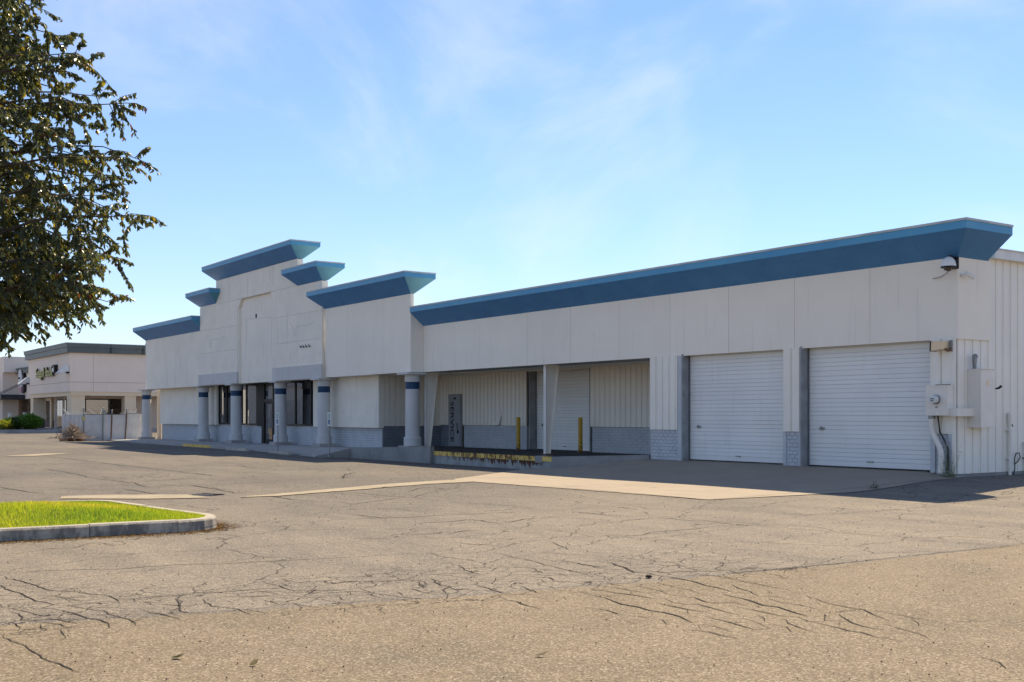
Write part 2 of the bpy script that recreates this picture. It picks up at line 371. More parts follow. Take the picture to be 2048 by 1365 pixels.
# ---------------------------------------------------------------- ground
def S(t, lo, hi):
    t = max(0., min(1., (t-lo)/(hi-lo))); return t*t*(3-2*t)
def lerp(x, pts):
    if x <= pts[0][0]: return pts[0][1]
    for (a, b), (c, d) in zip(pts, pts[1:]):
        if x <= c: return b+(d-b)*(x-a)/(c-a)
    return pts[-1][1]
NEAR = [(-140,.45),(-84,.22),(-72,.0),(-62,-.09),(-34,-.10),(-29.5,-.22),(-14.9,-.22),(-10.8,.29),(-.8,.3),(.5,.17),(6,.1),(30,0)]
def gz(X, Y):
    if X < -70: return S(-X, 70, 88)*.22
    base = -.035*S(Y, -11, -6)*(1-S(X, -9, -3)); n_ = lerp(X, NEAR)
    s = S(Y, -4.2, 0) if n_ > base else S(Y, -5.5, -1.2)
    return base*(1-s)+n_*s
def axis(lo, hi, step, far):
    a = list(np.arange(lo, hi+1e-6, step)); d = step*2; x = hi; y = lo
    while x < far: x += d; y -= d; d *= 1.6; a.append(x); a.insert(0, y)
    return a
gx = axis(-72, 24, .6, 1800); gy = axis(-26, 4, .3, 1800)
gv = [(x, y, gz(x, y)) for y in gy for x in gx]; nx = len(gx)
gf = [(j*nx+i, j*nx+i+1, (j+1)*nx+i+1, (j+1)*nx+i) for j in range(len(gy)-1) for i in range(nx-1)]
g = MB(); g.v = gv; g.f = gf; g.m = [0]*len(gf)
g.build('asphalt_lot', M['asphalt'], smooth=True, kind='structure')
def inside(x, y, poly):
    c = False; k = len(poly)
    for i in range(k):
        (x0, y0), (x1, y1) = poly[i], poly[i-1]
        if (y0 > y) != (y1 > y) and x < (x1-x0)*(y-y0)/(y1-y0)+x0: c = not c
    return c
def drape(name, poly, mat, lift=.006, step=.3, kind='structure', ragged=0.):
    """a thin sheet cut to a plan outline and laid on the ground"""
    import bmesh
    bm = bmesh.new(); bm.faces.new([bm.verts.new((x, y, 0)) for x, y in poly])
    xs = [p[0] for p in poly]; ys = [p[1] for p in poly]
    for a, lo, hi in (((1,0,0), min(xs), max(xs)), ((0,1,0), min(ys), max(ys))):
        q = lo+step
        while q < hi:
            bmesh.ops.bisect_plane(bm, geom=bm.verts[:]+bm.edges[:]+bm.faces[:], plane_co=(q*a[0], q*a[1], 0), plane_no=a); q += step
    jr = random.Random(len(name)); bd = {v for e in bm.edges if e.is_boundary for v in e.verts}
    for v in bm.verts:
        if v in bd and ragged: v.co.x += jr.uniform(-ragged, ragged); v.co.y += jr.uniform(-ragged, ragged)
        v.co.z = gz(v.co.x, v.co.y)+lift
    if lift > .015:
        ed_ = [e for e in bm.edges if e.is_boundary]; r_ = bmesh.ops.extrude_edge_only(bm, edges=ed_)
        for v in r_['geom']:
            if isinstance(v, bmesh.types.BMVert): v.co.z -= lift+.03
    bmesh.ops.recalc_face_normals(bm, faces=bm.faces)
    if bm.faces and sum(f.normal.z for f in bm.faces) < 0: bmesh.ops.reverse_faces(bm, faces=bm.faces)
    me = bpy.data.meshes.new(name); bm.to_mesh(me); bm.free(); me.materials.append(mat)
    return link(name, me, kind=kind)
drape('concrete_apron', [(-.15,-7.9),(.1,-3.2),(.22,-.02),(-10.74,.3),(-10.74,-.05),(-14.7,-.96),(-15.2,-1.1),(-13.6,-2.6),(-9.65,-7.98),(-8.9,-8.3)], M['apron'], .012, ragged=.015)
drape('concrete_gutter', [(-6.2,-15.3),(-7.2,-13.1),(-8.1,-11.2),(-8.85,-9.4),(-9.3,-8.2),(-8.2,-8.2),(-7.95,-9.3),(-7.4,-10.9),(-6.7,-12.6),(-6.0,-14.5)], M['swale'], .014, ragged=.05)
drape('gutter_end_slab', [(-7.82,-18.4),(-8.45,-18.2),(-8.45,-17.5),(-7.55,-15.9),(-6.35,-15.9),(-6.75,-17.0)], M['swale'], .014, ragged=.05)
drape('lot_divider_strip', [(-34.2,-14.7),(-33.4,-13.6),(-36.2,-11.4),(-36.5,-12.4)], M['swale'], .014, ragged=.06)
CRACKS=[(0.013,3,-21.48,3.07,-21.3,3.06,-21.08,3.17,-20.78,3.39,-20.34,3.39,-20.05,3.39,-19.71,3.56,-19.39),
(0.013,3.31,-21.48,3.48,-21.5,3.71,-21.42,4,-21.38,4.33,-21.35,4.56,-21.32,4.64,-21.26,4.75,-21.14,4.96,-21.06,5.2,-20.95,5.43,-20.95,5.65,-20.98,5.75,-20.98),
(0.013,3.86,-21.64,4.21,-21.66,4.43,-21.62,4.66,-21.58,4.98,-21.58,5.14,-21.57,5.23,-21.52,5.47,-21.47),
(0.013,5.46,-21.46,5.51,-21.39,5.62,-21.35,5.83,-21.28,5.95,-21.25,6.01,-21.2,6.18,-21.22,6.33,-21.19,6.54,-21.14,6.71,-21.13,6.85,-21.18),
(0.013,5.07,-21.86,5.29,-21.88,5.42,-21.83,5.65,-21.77,5.83,-21.73,5.98,-21.68,5.99,-21.65),
(0.013,5.25,-21.89,5.28,-21.77,5.31,-21.65,5.28,-21.55),
(0.013,4.91,-21.83,4.97,-21.7,5.09,-21.58),
(0.013,5.73,-21.52,5.86,-21.47,6.06,-21.44,6.27,-21.4,6.45,-21.35,6.63,-21.32,6.84,-21.38),
(0.013,4.82,-21.45,4.96,-21.35,5.11,-21.3,5.27,-21.26,5.37,-21.22,5.37,-21.12,5.43,-20.96,5.52,-20.79,5.51,-20.62,5.54,-20.47,5.57,-20.11),
(0.013,5.73,-20.78,5.86,-20.76,5.92,-20.77),
(0.013,5.15,-20.9,5.17,-20.79,5.22,-20.7,5.4,-20.66),
(0.013,6.13,-20.93,6.32,-20.89,6.48,-20.84,6.61,-20.82,6.8,-20.8),
(0.013,5.73,-20.5,5.98,-20.54,6.2,-20.61,6.39,-20.66,6.51,-20.64,6.58,-20.56,6.56,-20.47),
(0.013,5.92,-20.77,5.94,-20.68,6.11,-20.6,6.18,-20.54,6.13,-20.44,6.13,-20.32),
(0.013,6.18,-21.22,6.29,-21.12,6.36,-21.03,6.38,-20.88,6.5,-20.82,6.47,-20.68),
(0.013,5.57,-21.88,5.74,-21.83,5.93,-21.84,6.06,-21.88,6.14,-21.79,6.15,-21.72,6.2,-21.62,6.34,-21.59,6.46,-21.55,6.53,-21.44),
(0.013,6.02,-22.03,6.1,-21.97,6.21,-21.94,6.41,-21.96,6.56,-22),
(0.013,6.45,-22.11,6.46,-22,6.48,-21.89,6.53,-21.82),
(0.013,6.15,-21.82,6.27,-21.76,6.45,-21.67,6.61,-21.63),
(0.013,6.37,-21.79,6.58,-21.83),
(0.013,6.6,-22.13,6.77,-22.14,6.95,-22.11,7.19,-22.07,7.32,-22.08,7.5,-22.07,7.7,-22.07,7.85,-22.04,7.95,-22,8.13,-21.99,8.32,-21.95),
(0.013,6.68,-21.72,6.86,-21.73,7.02,-21.75),
(0.013,7.15,-21.83,7.04,-21.75),
(0.015,3.57,-19.51,3.68,-18.89,3.77,-18.42,3.84,-18.02,3.94,-17.67,3.94,-17.26),
(0.015,5,-19.19,5.38,-19.19,5.54,-19.08),
(0.015,5.15,-19.43,5.51,-19.4,5.68,-19.41,5.91,-19.4,5.94,-19.31,6.1,-19.08,6.05,-19.01),
(0.015,5.56,-20.2,5.6,-19.96,5.61,-19.69,5.62,-19.55,5.68,-19.41),
(0.015,5.63,-19.7,5.82,-19.66,6,-19.61),
(0.015,5.81,-20.09,5.99,-19.87,6.09,-19.69,6.14,-19.57,6.28,-19.5),
(0.015,6.02,-20.15,6.23,-20.14),
(0.015,5.87,-20.31,6.1,-20.33,6.29,-20.34,6.44,-20.29,6.59,-20.24,6.87,-20.2),
(0.015,6.39,-19.91,6.52,-19.92,6.55,-19.7,6.76,-19.67,7,-19.59),
(0.015,6.45,-19.21,6.64,-19.25,6.7,-19.25),
(0.015,6.83,-19.34,7.06,-19.34),
(0.015,6.38,-18.89,6.62,-18.92,6.72,-18.91),
(0.015,6.86,-18.98,7.07,-18.96),
(0.015,6.29,-19.02,6.42,-19.06),
(0.015,6.16,-18.46,6.3,-18.47),
(0.015,6.49,-18.64,6.64,-18.64,6.77,-18.7),
(0.015,5.81,-18.65,5.84,-18.36,5.89,-18.16,6.01,-18.04),
(0.015,6.02,-18.09,6.24,-18.21),
(0.015,5.98,-17.92,6.24,-17.99,6.38,-18.08,6.55,-18.05),
(0.015,6.74,-18.57,6.88,-18.59),
(0.015,6.97,-18.69,7.14,-18.74),
(0.015,7,-18.56,7.17,-18.55),
(0.015,6.38,-18.08,6.41,-17.97),
(0.015,6.39,-18.55,6.42,-18.43,6.71,-18.42,6.84,-18.23),
(0.016,5.94,-17.9,6.39,-18.07,6.54,-18.05,6.68,-18.22,6.88,-18.3),
(0.016,5.19,-17.11,5.73,-17.31,6.11,-17.33),
(0.016,6.58,-17.59,6.31,-17.36,6.26,-17.15,6.22,-16.99),
(0.016,6.64,-17.41,6.56,-17.31,6.64,-17.2),
(0.016,5.87,-16.56,6.09,-16.67,6.28,-16.74,6.42,-16.62,6.74,-16.68),
(0.016,5.82,-17.06,5.68,-16.91,5.68,-16.84),
(0.016,4.42,-16.14,4.89,-16.2,5.35,-16.23,5.82,-16.33,6.15,-16.35,6.61,-16.43,6.78,-16.47),
(0.016,5.48,-16.04,5.74,-15.93,6.17,-15.95,6.46,-15.9),
(0.016,5.9,-15.66,6.13,-15.63,6.57,-15.8,6.79,-15.89),
(0.016,6.4,-17.02,6.58,-16.87,6.8,-16.97,6.95,-16.96),
(0.016,6.53,-17.77,6.85,-17.79,7.25,-17.85),
(0.016,6.88,-17.45,7.22,-17.53,7.32,-17.57),
(0.016,7.22,-17.31,7.39,-17.29),
(0.016,7.13,-16.9,7.27,-16.8,7.49,-16.74),
(0.016,7.36,-17.79,7.53,-17.71,7.73,-17.71),
(0.016,7.5,-18.49,7.63,-18.46),
(0.016,7.37,-18.02,7.65,-18.03,8.11,-18.08),
(0.016,7.67,-17.51,7.81,-17.59),
(0.016,3.26,-16.01,3.58,-15.9,3.87,-15.71,3.81,-15.57),
(0.016,3.37,-16.54,3.52,-16.32),
(0.016,2.03,-16.1,2.11,-15.59,2.03,-15.37),
(0.018,6.08,-15.93,6.28,-15.97,6.48,-15.97,6.56,-15.86),
(0.018,5.89,-15.61,6.08,-15.6,6.31,-15.68,6.61,-15.82,6.78,-15.88,6.94,-15.82,7.2,-15.85),
(0.018,6.65,-15.79,6.84,-15.67,7.02,-15.61,7.07,-15.33,7.23,-15.15,7.42,-15.03,7.53,-14.91),
(0.018,7.53,-14.91,7.57,-14.71,7.57,-14.47,7.55,-13.92),
(0.018,7.35,-16.06,7.2,-15.85,7.47,-15.82,7.75,-15.89,8.03,-15.94,8.23,-15.96,8.31,-16.02,8.42,-15.98),
(0.018,7.23,-15.77,7.3,-15.54,7.26,-15.41,7.46,-15.41,7.6,-15.35,7.98,-15.43,8.27,-15.46,8.51,-15.49,8.7,-15.53),
(0.018,6.56,-16.11,6.72,-16.19,6.82,-16.19),
(0.018,6.96,-16.63,6.99,-16.56,7.01,-16.45,7.06,-16.27,7.2,-16.16),
(0.018,7.17,-16.6,7.32,-16.64,7.47,-16.63),
(0.018,7.25,-16.87,7.41,-16.83,7.49,-16.75,7.68,-16.74,7.88,-16.73,7.99,-16.61),
(0.018,7.5,-16.51,7.71,-16.53,7.92,-16.53,8.08,-16.6),
(0.018,7.6,-16.23,7.82,-16.25,8.03,-16.25,8.17,-16.29,8.35,-16.38),
(0.018,7.43,-17.01,7.61,-16.97,7.78,-16.97,7.88,-16.92,8,-16.9,8.17,-16.92,8.25,-16.88),
(0.018,8.08,-16.6,8.22,-16.6,8.4,-16.56,8.59,-16.61,8.74,-16.58,8.76,-16.45,8.89,-16.48,9.02,-16.39),
(0.018,7.7,-17.22,7.91,-17.24,8.12,-17.29,8.29,-17.32,8.48,-17.32,8.64,-17.34,8.79,-17.32,8.95,-17.33,9.04,-17.34,9.2,-17.42,9.3,-17.44),
(0.018,8.27,-16.84,8.46,-16.86,8.6,-16.86,8.68,-16.79,8.84,-16.78,8.97,-16.81,9.09,-16.83,9.25,-16.86,9.3,-16.73),
(0.018,8.4,-17.02,8.62,-17.02,8.78,-17.04,8.91,-17.01,9.01,-16.99),
(0.018,8.82,-17.07,8.96,-17.17),
(0.018,8.24,-17.66,8.43,-17.65,8.63,-17.66,8.74,-17.63,8.82,-17.58,8.91,-17.57),
(0.018,8.87,-17.81,9.05,-17.85),
(0.018,9.03,-17.53,9.12,-17.58,9.24,-17.67),
(0.018,8.37,-16.17,8.63,-16.23,8.84,-16.28,9.03,-16.33,9.17,-16.32,9.27,-16.34,9.47,-16.39,9.61,-16.42,9.7,-16.38),
(0.018,7.99,-15.67,8.23,-15.78,8.43,-15.85,8.64,-15.97),
(0.018,8.59,-16.32,8.72,-16.4),
(0.018,8.98,-16.6,9.13,-16.58,9.32,-16.6,9.51,-16.61,9.58,-16.51),
(0.018,9.3,-16.73,9.47,-16.81,9.58,-16.91),
(0.018,9.34,-16.94,9.47,-16.98,9.65,-17.02,9.82,-17.12),
(0.018,9.15,-17.15,9.27,-17.16,9.45,-17.18,9.61,-17.22,9.75,-17.24,9.82,-17.12),
(0.018,9.38,-17.42,9.5,-17.41,9.64,-17.43,9.75,-17.46),
(0.018,9.37,-17.3,9.46,-17.19,9.54,-17.05),
(0.018,9.37,-17.47,9.53,-17.58),
(0.018,9.45,-17.68,9.56,-17.65,9.66,-17.59,9.8,-17.62,9.9,-17.59,9.99,-17.62),
(0.018,8.83,-16.03,9.03,-16.07,9.2,-16.08,9.34,-16.08,9.49,-16.12),
(0.018,8.64,-15.96,8.76,-15.9,8.92,-15.89),
(0.018,9.6,-16.53,9.77,-16.59,9.87,-16.58),
(0.018,9.55,-16.69,9.75,-16.8,9.9,-16.88,10.01,-16.9,10.17,-16.94),
(0.018,9.71,-16.94,9.85,-16.94,10.01,-17.08),
(0.018,8.91,-15.62,9.05,-15.72),
(0.019,8.94,-15.65,9.28,-15.78,9.51,-15.81,9.7,-15.81,9.9,-15.93,10.16,-16.07),
(0.019,9.64,-16.1,9.62,-16,9.67,-15.79),
(0.019,9.66,-16.14,9.94,-16.32,10.17,-16.42,10.3,-16.46,10.37,-16.39),
(0.019,9.61,-16.41,9.72,-16.34,9.77,-16.32),
(0.019,9.63,-16.25,9.85,-16.46,9.94,-16.39),
(0.019,9.78,-16.61,9.99,-16.61,10.22,-16.68,10.34,-16.64,10.52,-16.69,10.6,-16.68),
(0.019,9.79,-15.75,10.06,-15.77,10.29,-15.79,10.5,-15.8),
(0.019,10.23,-15.85,10.42,-16.05),
(0.019,10.22,-16.22,10.42,-16.28,10.62,-16.34,10.75,-16.41),
(0.019,10.43,-16.39,10.56,-16.42),
(0.019,10.21,-16.87,10.22,-16.69),
(0.019,10.54,-16.67,10.74,-16.7),
(0.019,10.45,-15.66,10.52,-15.57,10.52,-15.42),
(0.019,10.86,-16.62,11.02,-16.64),
(0.019,11.4,-16.71,11.53,-16.73,11.68,-16.89),
(0.019,11.63,-16.72,11.72,-16.75),
(0.019,7.12,-15.24,7.4,-15.05,7.47,-14.74,7.52,-14.19,7.57,-13.45,7.59,-12.77,7.62,-12.06,7.62,-11.74,7.72,-10.56,7.72,-10.03),
(0.02,-6.18,-12.77,-5.53,-12.64,-4.78,-12.57,-4.06,-12.38,-3.47,-12.36,-2.41,-12.37,-2.06,-12.16,-1.35,-11.96,-0.37,-12),
(0.02,-3.22,-14.25,-3.65,-13.51,-4.09,-12.79,-4.2,-12.48),
(0.02,-4.11,-12.35,-4.55,-12,-5.38,-11.18,-6.01,-10.53,-6,-9.87),
(0.02,-5.48,-11.76,-6.47,-10.9,-6.76,-10.57,-6.37,-10.44,-6.01,-10.53),
(0.02,-1.36,-15.18,-0.51,-15.07,-0.21,-15.09),
(0.02,-0.55,-15.59,-0.44,-15.13,-0.24,-14.68,-0.32,-14.16,-0.23,-13.54,-0.12,-12.89,-0.04,-12.24),
(0.02,0.54,-15.19,0.69,-14.96,0.78,-14.55,0.65,-14.01,1.13,-14.04,1.64,-14.02),
(0.02,-0.1,-13.52,0.07,-13.6),
(0.02,1.44,-13.88,1.08,-13.25,1.16,-12.82),
(0.02,0.97,-16.35,1.14,-16.03,1.36,-15.55),
(0.02,2.01,-16.87,2.38,-16.49),
(0.02,1.43,-15.24,1.61,-15.28),
(0.02,2.11,-16.07,2.21,-15.81,2.21,-15.57,2.01,-15.4),
(0.02,2.34,-15.5,2.18,-15.27,2.07,-14.95,2.19,-14.7),
(0.016,-0.13,-12.08,-0.02,-11.69,-0.13,-10.96,-0.1,-10.21,-0.08,-9.71,-0.02,-9.02),
(0.016,0.69,-11.73,1.12,-11.71,0.88,-11.46,0.38,-11.34),
(0.016,1.15,-13.01,1.07,-12.57),
(0.016,0.39,-11.75,1.39,-11.73,1.69,-11.48,1.85,-11.13,2.16,-10.99,2.7,-10.95),
(0.016,2.41,-13.25,2.37,-12.64,2.15,-11.75,2.11,-11.44,2.24,-11.25,2.64,-11.28,3.16,-11.1,3.63,-11.16,3.97,-10.99,4.42,-10.97),
(0.016,2.58,-13.93,2.98,-13.93,3.43,-13.99,3.97,-14.09),
(0.016,3.53,-13.98,3.76,-13.79,3.95,-13.65,4.01,-13.35,3.85,-13.02,3.78,-12.64,3.81,-12.3,3.76,-11.77),
(0.016,3.69,-13.75,3.94,-13.87),
(0.016,0.29,-10.12,0.86,-10.43),
(0.016,1.09,-10.74,1.59,-11.04),
(0.016,4.78,-15.63,5.13,-15.54,5.32,-15.36),
(0.016,3.84,-14.83,4.41,-15.08,4.89,-15.26),
(0.016,-5.9,-7.86,-3.98,-7.95,-2.27,-7.87,-0.19,-7.95),
(0.016,-0.19,-7.95,-0.22,-7,-0.49,-5.49),
(0.016,2.96,-9.34,3.19,-9.01,3.36,-8.49,3.35,-7.97,3.37,-7.3,3.35,-6.67,3.33,-5.79,3.03,-4.39,3.02,-2.98,3.16,-2.38),
(0.016,4.43,-10.98,4.86,-10.9,5.38,-10.8,5.69,-10.72,6.09,-10.77),
(0.016,6.39,-11.17,6.36,-10.97,6.47,-10.76),
(0.016,6.43,-10.86,7.01,-10.65,7.31,-10.47,7.69,-10.38),
(0.016,-0.51,-5.46,-0.66,-4.23,-0.54,-3.49,-0.35,-2.91,-0.23,-2.22,-0.05,-1.59,0.18,-0.66),
(0.045,-32.95,-13.25,-30.16,-13.09,-27.17,-13.14,-24.96,-13.09,-22.46,-13.05,-19.86,-12.89,-17.7,-12.87,-16.23,-12.87,-15.09,-12.7),
(0.045,-21.68,-15.75,-19.9,-15.72,-18.02,-15.75,-16.87,-15.75,-15.69,-15.88,-14.46,-15.83,-13.08,-15.68,-12.41,-15.62,-11.06,-15.82,-10.48,-15.78),
(0.045,-12.76,-15.52,-13.07,-15.04,-13.32,-14.43,-13.81,-13.44),
(0.045,-10.6,-16.47,-10.54,-15.74,-10.81,-15.11,-10.8,-14.75,-9.4,-14.74),
(0.045,-10.36,-16.45,-9.07,-16.41,-7.78,-16.41),
(0.045,-12.57,-18.66,-11.38,-18.55,-10.28,-18.45,-9.6,-18.32),
(0.045,-10.71,-17.89,-10.28,-17.15,-10.24,-16.6),
(0.04,-16.48,-12.81,-15.37,-12.83,-14.31,-12.84,-13.42,-12.66,-12.38,-12.55,-11.57,-12.52,-11.45,-12.2),
(0.04,-10.77,-14.75,-9.22,-14.79,-7.82,-14.83,-7.06,-14.78),
(0.04,-11.38,-12.23,-11.51,-11.62,-11.37,-10.74),
(0.04,-15.25,-11.86,-15.83,-11.02),
(0.04,-10.32,-14.33,-10.7,-13.61,-11.06,-13.04),
(0.04,-11.2,-10.48,-12.97,-9.51,-14.23,-8.55),
(0.04,-17.01,-7.59,-15.45,-8.11),
(0.04,-20.53,-9.81,-18.83,-10.1,-17.76,-10.03,-16.45,-10.02,-16.76,-9.34),
(0.04,-6.23,-14.68,-5.04,-14.59,-4.42,-14.39),
(0.07,-6.63,-15.46,-6.68,-15.33,-6.2,-15.26,-6.32,-14.93,-6.43,-14.54,-6.46,-14.06,-6.57,-13.31,-6.77,-12.74,-7.14,-12.04)]

# ---------------------------------------------------------------- cracks, laid a couple of millimetres over the asphalt
def crack_net():
    rr = random.Random(3); v = []; f = []
    for c in CRACKS:
        wd = c[0]*1.2; pts = [(c[i], c[i+1]) for i in range(1, len(c), 2)]
        # resample finely and shake
        line = []
        for (x0, y0), (x1, y1) in zip(pts, pts[1:]):
            L = math.hypot(x1-x0, y1-y0); k = max(1, int(L/(wd*5)))
            for i in range(k):
                u = i/k; line.append((x0+(x1-x0)*u+rr.gauss(0, wd*.5), y0+(y1-y0)*u+rr.gauss(0, wd*.5)))
        line.append(pts[-1]); n_ = len(line)
        if n_ < 2: continue
        prev = None; ph = rr.random()*9
        for i, (x, y) in enumerate(line):
            a = line[max(i-1, 0)]; b = line[min(i+1, n_-1)]; dx, dy = b[0]-a[0], b[1]-a[1]; L = math.hypot(dx, dy) or 1
            ww = wd*(.62+.25*math.sin(i*.11+ph)+.35*rr.random())*min(1, .25+min(i, n_-1-i)/4); lf = .005 if y < -11 else .014
            if rr.random() < .012: prev = None; continue
            px, py = -dy/L*ww*.5, dx/L*ww*.5
            s0 = len(v); v.append((x+px, y+py, gz(x+px, y+py)+lf)); v.append((x-px, y-py, gz(x-px, y-py)+lf))
            if prev is not None: f.append((prev, prev+1, s0+1, s0))
            prev = s0
    m = MB(); m.v = v; m.f = f; m.m = [0]*len(f)
    return m.build('asphalt_cracks', M['crack'], kind='stuff')
crack_net()

# ---------------------------------------------------------------- pavement and loading dock
def walkz(X, Y):
    e = lerp(X, [(-66,.0),(-42,.05),(-36,-.03),(-29,-.06)])
    b = lerp(X, [(-66,.03),(-48,.125),(-33,.18),(-29,.22)])
    return e+(b-e)*S(Y, -2.6, -.9)
m = MB(); xs = [-64.4+i*.8 for i in range(45)]; xs = [x for x in xs if x < -29.7]+[-29.6]; ys = [-2.6,-2.2,-1.8,-1.4,-.9,.0,.42]
for i in range(len(xs)-1):
    for j in range(len(ys)-1):
        q = [(xs[i],ys[j]),(xs[i+1],ys[j]),(xs[i+1],ys[j+1]),(xs[i],ys[j+1])]
        m.poly([(x, y, walkz(x, y)) for x, y in q])
    m.poly([(xs[i],-2.6,-.4),(xs[i+1],-2.6,-.4),(xs[i+1],-2.6,walkz(xs[i+1],-2.6)),(xs[i],-2.6,walkz(xs[i],-2.6))])
m.poly([(-29.6,-2.6,-.4),(-29.6,-.9,-.4)]+[(-29.6,y,walkz(-29.6,y)) for y in ys[:5]][::-1])
m.poly([(-29.6,-.9,walkz(-29.6,-.9)),(-29.05,-.9,.215),(-29.05,.42,.22),(-29.6,.42,walkz(-29.6,.42))])
m.poly([(-64.4,.42,-.4),(-64.4,-2.6,-.4)]+[(-64.4,y,walkz(-64.4,y)) for y in ys])
walk = m.build('pavement', M['walk'], kind='structure')
m = MB(); m.box(-47.7,-43.2,-2.615,-2.45,-.2,.066)
m.build('painted_kerb', M['dockedge'], walk)
for x in (-60.5,-56,-51.5,-46.5,-42,-37.5,-33):                 # tooled joints
    q = MB(); q.v = []; yy = [-2.6,-2.2,-1.8,-1.4,-.9,.0,.42]
    for a, b in zip(yy, yy[1:]): q.poly([(x-.012,a,walkz(x,a)+.004),(x+.012,a,walkz(x,a)+.004),(x+.012,b,walkz(x,b)+.004),(x-.012,b,walkz(x,b)+.004)])
    q.build('pavement_joint', M['crack'], walk)

dock = thing('loading_dock', 'low concrete loading dock with rusty yellow front edge under the white fascia', 'loading dock', (-18.5,-.95,-.25))
D0 = Vector((18.5,.95,.25))
def dk(name, mb, mat, **k): return mb.build(name, mat, dock, loc=D0, **k)
top = [(-29.05,-.9),(-22.5,-.93),(-14.66,-.93),(-10.75,-.02),(-10.75,3.84),(-29.05,3.84)]
dz = lambda x: .28 if x > -22.6 else .24
dk('deck', MB().poly([(x, y, dz(x)) for x, y in top]), M['deck'])
dk('front_wall', MB().box(-22.48,-14.66,-.93,-.6,-.6,.26), M['dockface'])
dk('steel_edge', MB().box(-22.47,-15.62,-.955,-.8,.105,.268), M['dockedge'], label='long yellow steel edge eaten by rust')
dk('steel_edge', MB().box(-15.22,-14.66,-.955,-.8,.11,.275), M['dockedge'], label='short yellow steel edge at the dock corner')
dk('edge_block', MB().box(-15.62,-15.22,-.97,-.5,.05,.285), M['concrete'])
dk('ramp_wall', MB().hexa([(-14.66,-.97,-.6),(-10.76,-.05,-.6),(-10.8,.15,-.6),(-14.72,-.75,-.6)], [(-14.66,-.97,.28),(-10.76,-.05,.44),(-10.8,.15,.44),(-14.72,-.75,.28)]), M['concrete'], label='tapering concrete ramp wall beside the garage doors')
dk('ramp_wall', MB().hexa([(-29.5,-1.12,-.6),(-22.5,-1.12,-.6),(-22.5,-.9,-.6),(-29.5,-.9,-.6)], [(-29.45,-1.1,.245),(-22.5,-1.1,.455),(-22.5,-.92,.455),(-29.45,-.92,.245)]), M['concrete'], label='long concrete wall at the shop end of the dock')

# ---------------------------------------------------------------- the shop and warehouse building
B = thing('retail_building', 'long white stucco shop and garage building with blue flared cornices and grey columns', 'building', (0,0,0))
Ys, Yc = -.607, -.755
shell = MB()
shell.box(-29.28,-.02,3.86,30,-.3,5.3)                   # warehouse body behind the dock
shell.box(-10.7,-.02,.32,3.84,-.3,5.3)                    # garage body
shell.box(-61.2,-29.3,.45,30,-.3,5.6)                    # shop body
shell.build('wall', M['siding'], B)
roof = MB().box(-61.3,-.05,.0,30,5.62,5.75).build('roof', M['roof'], B)
m = MB()
for (a, b, c, d) in ((-34.6,.2,7.4,.12),(-35.6,.1,7.0,.1)):
    m.tube([(a,b,7.9),(a+1.6,b+3.2,5.75)], .06, 6)
m.build('parapet_brace', M['rust'], roof)
MB().tube([(-33.6,.1,7.75),(-32.0,3.3,5.75)], .05, 6).build('parapet_brace', M['whitecol'], roof)

def panel_row(xs, y0, y1, z0, z1, mat, name='stucco_panel', parent=B, gap=.006):
    for a, b in zip(xs, xs[1:]):
        MB().box(a+gap, b-gap, y0, y1, z0, z1).build(name, mat, parent)
# right-hand fascia over garage and dock
fas = MB().box(-24.9,.06,.03,1.33,3.53,5.6).build('fascia', M['mortar'], B)
panel_row([-24.93,-22.42,-19.88,-17.42,-14.86,-12.27,-9.84,-7.36,-4.89,-2.41,.091], 0, .05, 3.5, 5.43, M['stucco'], parent=fas)
MB().box(.03,.085,.052,1.348,3.5,5.43).build('stucco_panel', M['stucco'], fas)
MB().box(-24.9,.04,.06,1.3,3.508,3.53).build('soffit', M['mortar'], fas)
def cornice(x0, x1, y0, y1, zb, zt, p, left=True, right=True, back=True, tf=.19, name='cornice', lab=None):
    pl = p if left else 0; pr = p if right else 0; pb = p if back else 0
    zt2 = zt-.055; zm = zt2-tf
    b = [(x0,y0,zb),(x1,y0,zb),(x1,y1,zb),(x0,y1,zb)]
    t = [(x0-pl,y0-p,zm),(x1+pr,y0-p,zm),(x1+pr,y1+pb,zm),(x0-pl,y1+pb,zm)]
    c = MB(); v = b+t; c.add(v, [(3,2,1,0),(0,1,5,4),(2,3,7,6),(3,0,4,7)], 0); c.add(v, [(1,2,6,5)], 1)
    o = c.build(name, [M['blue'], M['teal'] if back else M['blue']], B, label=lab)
    e = [(x,y,z) for x,y,z in t]; e2 = [(x,y,zt2) for x,y,z in t]
    MB().hexa(e, e2, 0).build('cornice_trim', M['blue_trim'] if not back else M['blue_trim'], o)
    k = .015; f0 = [(x0-pl-k,y0-p-k,zt2),(x1+pr+k,y0-p-k,zt2),(x1+pr+k,y1+pb+k,zt2),(x0-pl-k,y1+pb+k,zt2)]
    MB().hexa(f0, [(a,b_,zt) for a,b_,_ in f0]).build('cap_flashing', M['flashing'], o)
    return o
cornice(-24.92, .085, 0, 1.2, 5.43, 6.21, .66, left=False, back=False, tf=.18)
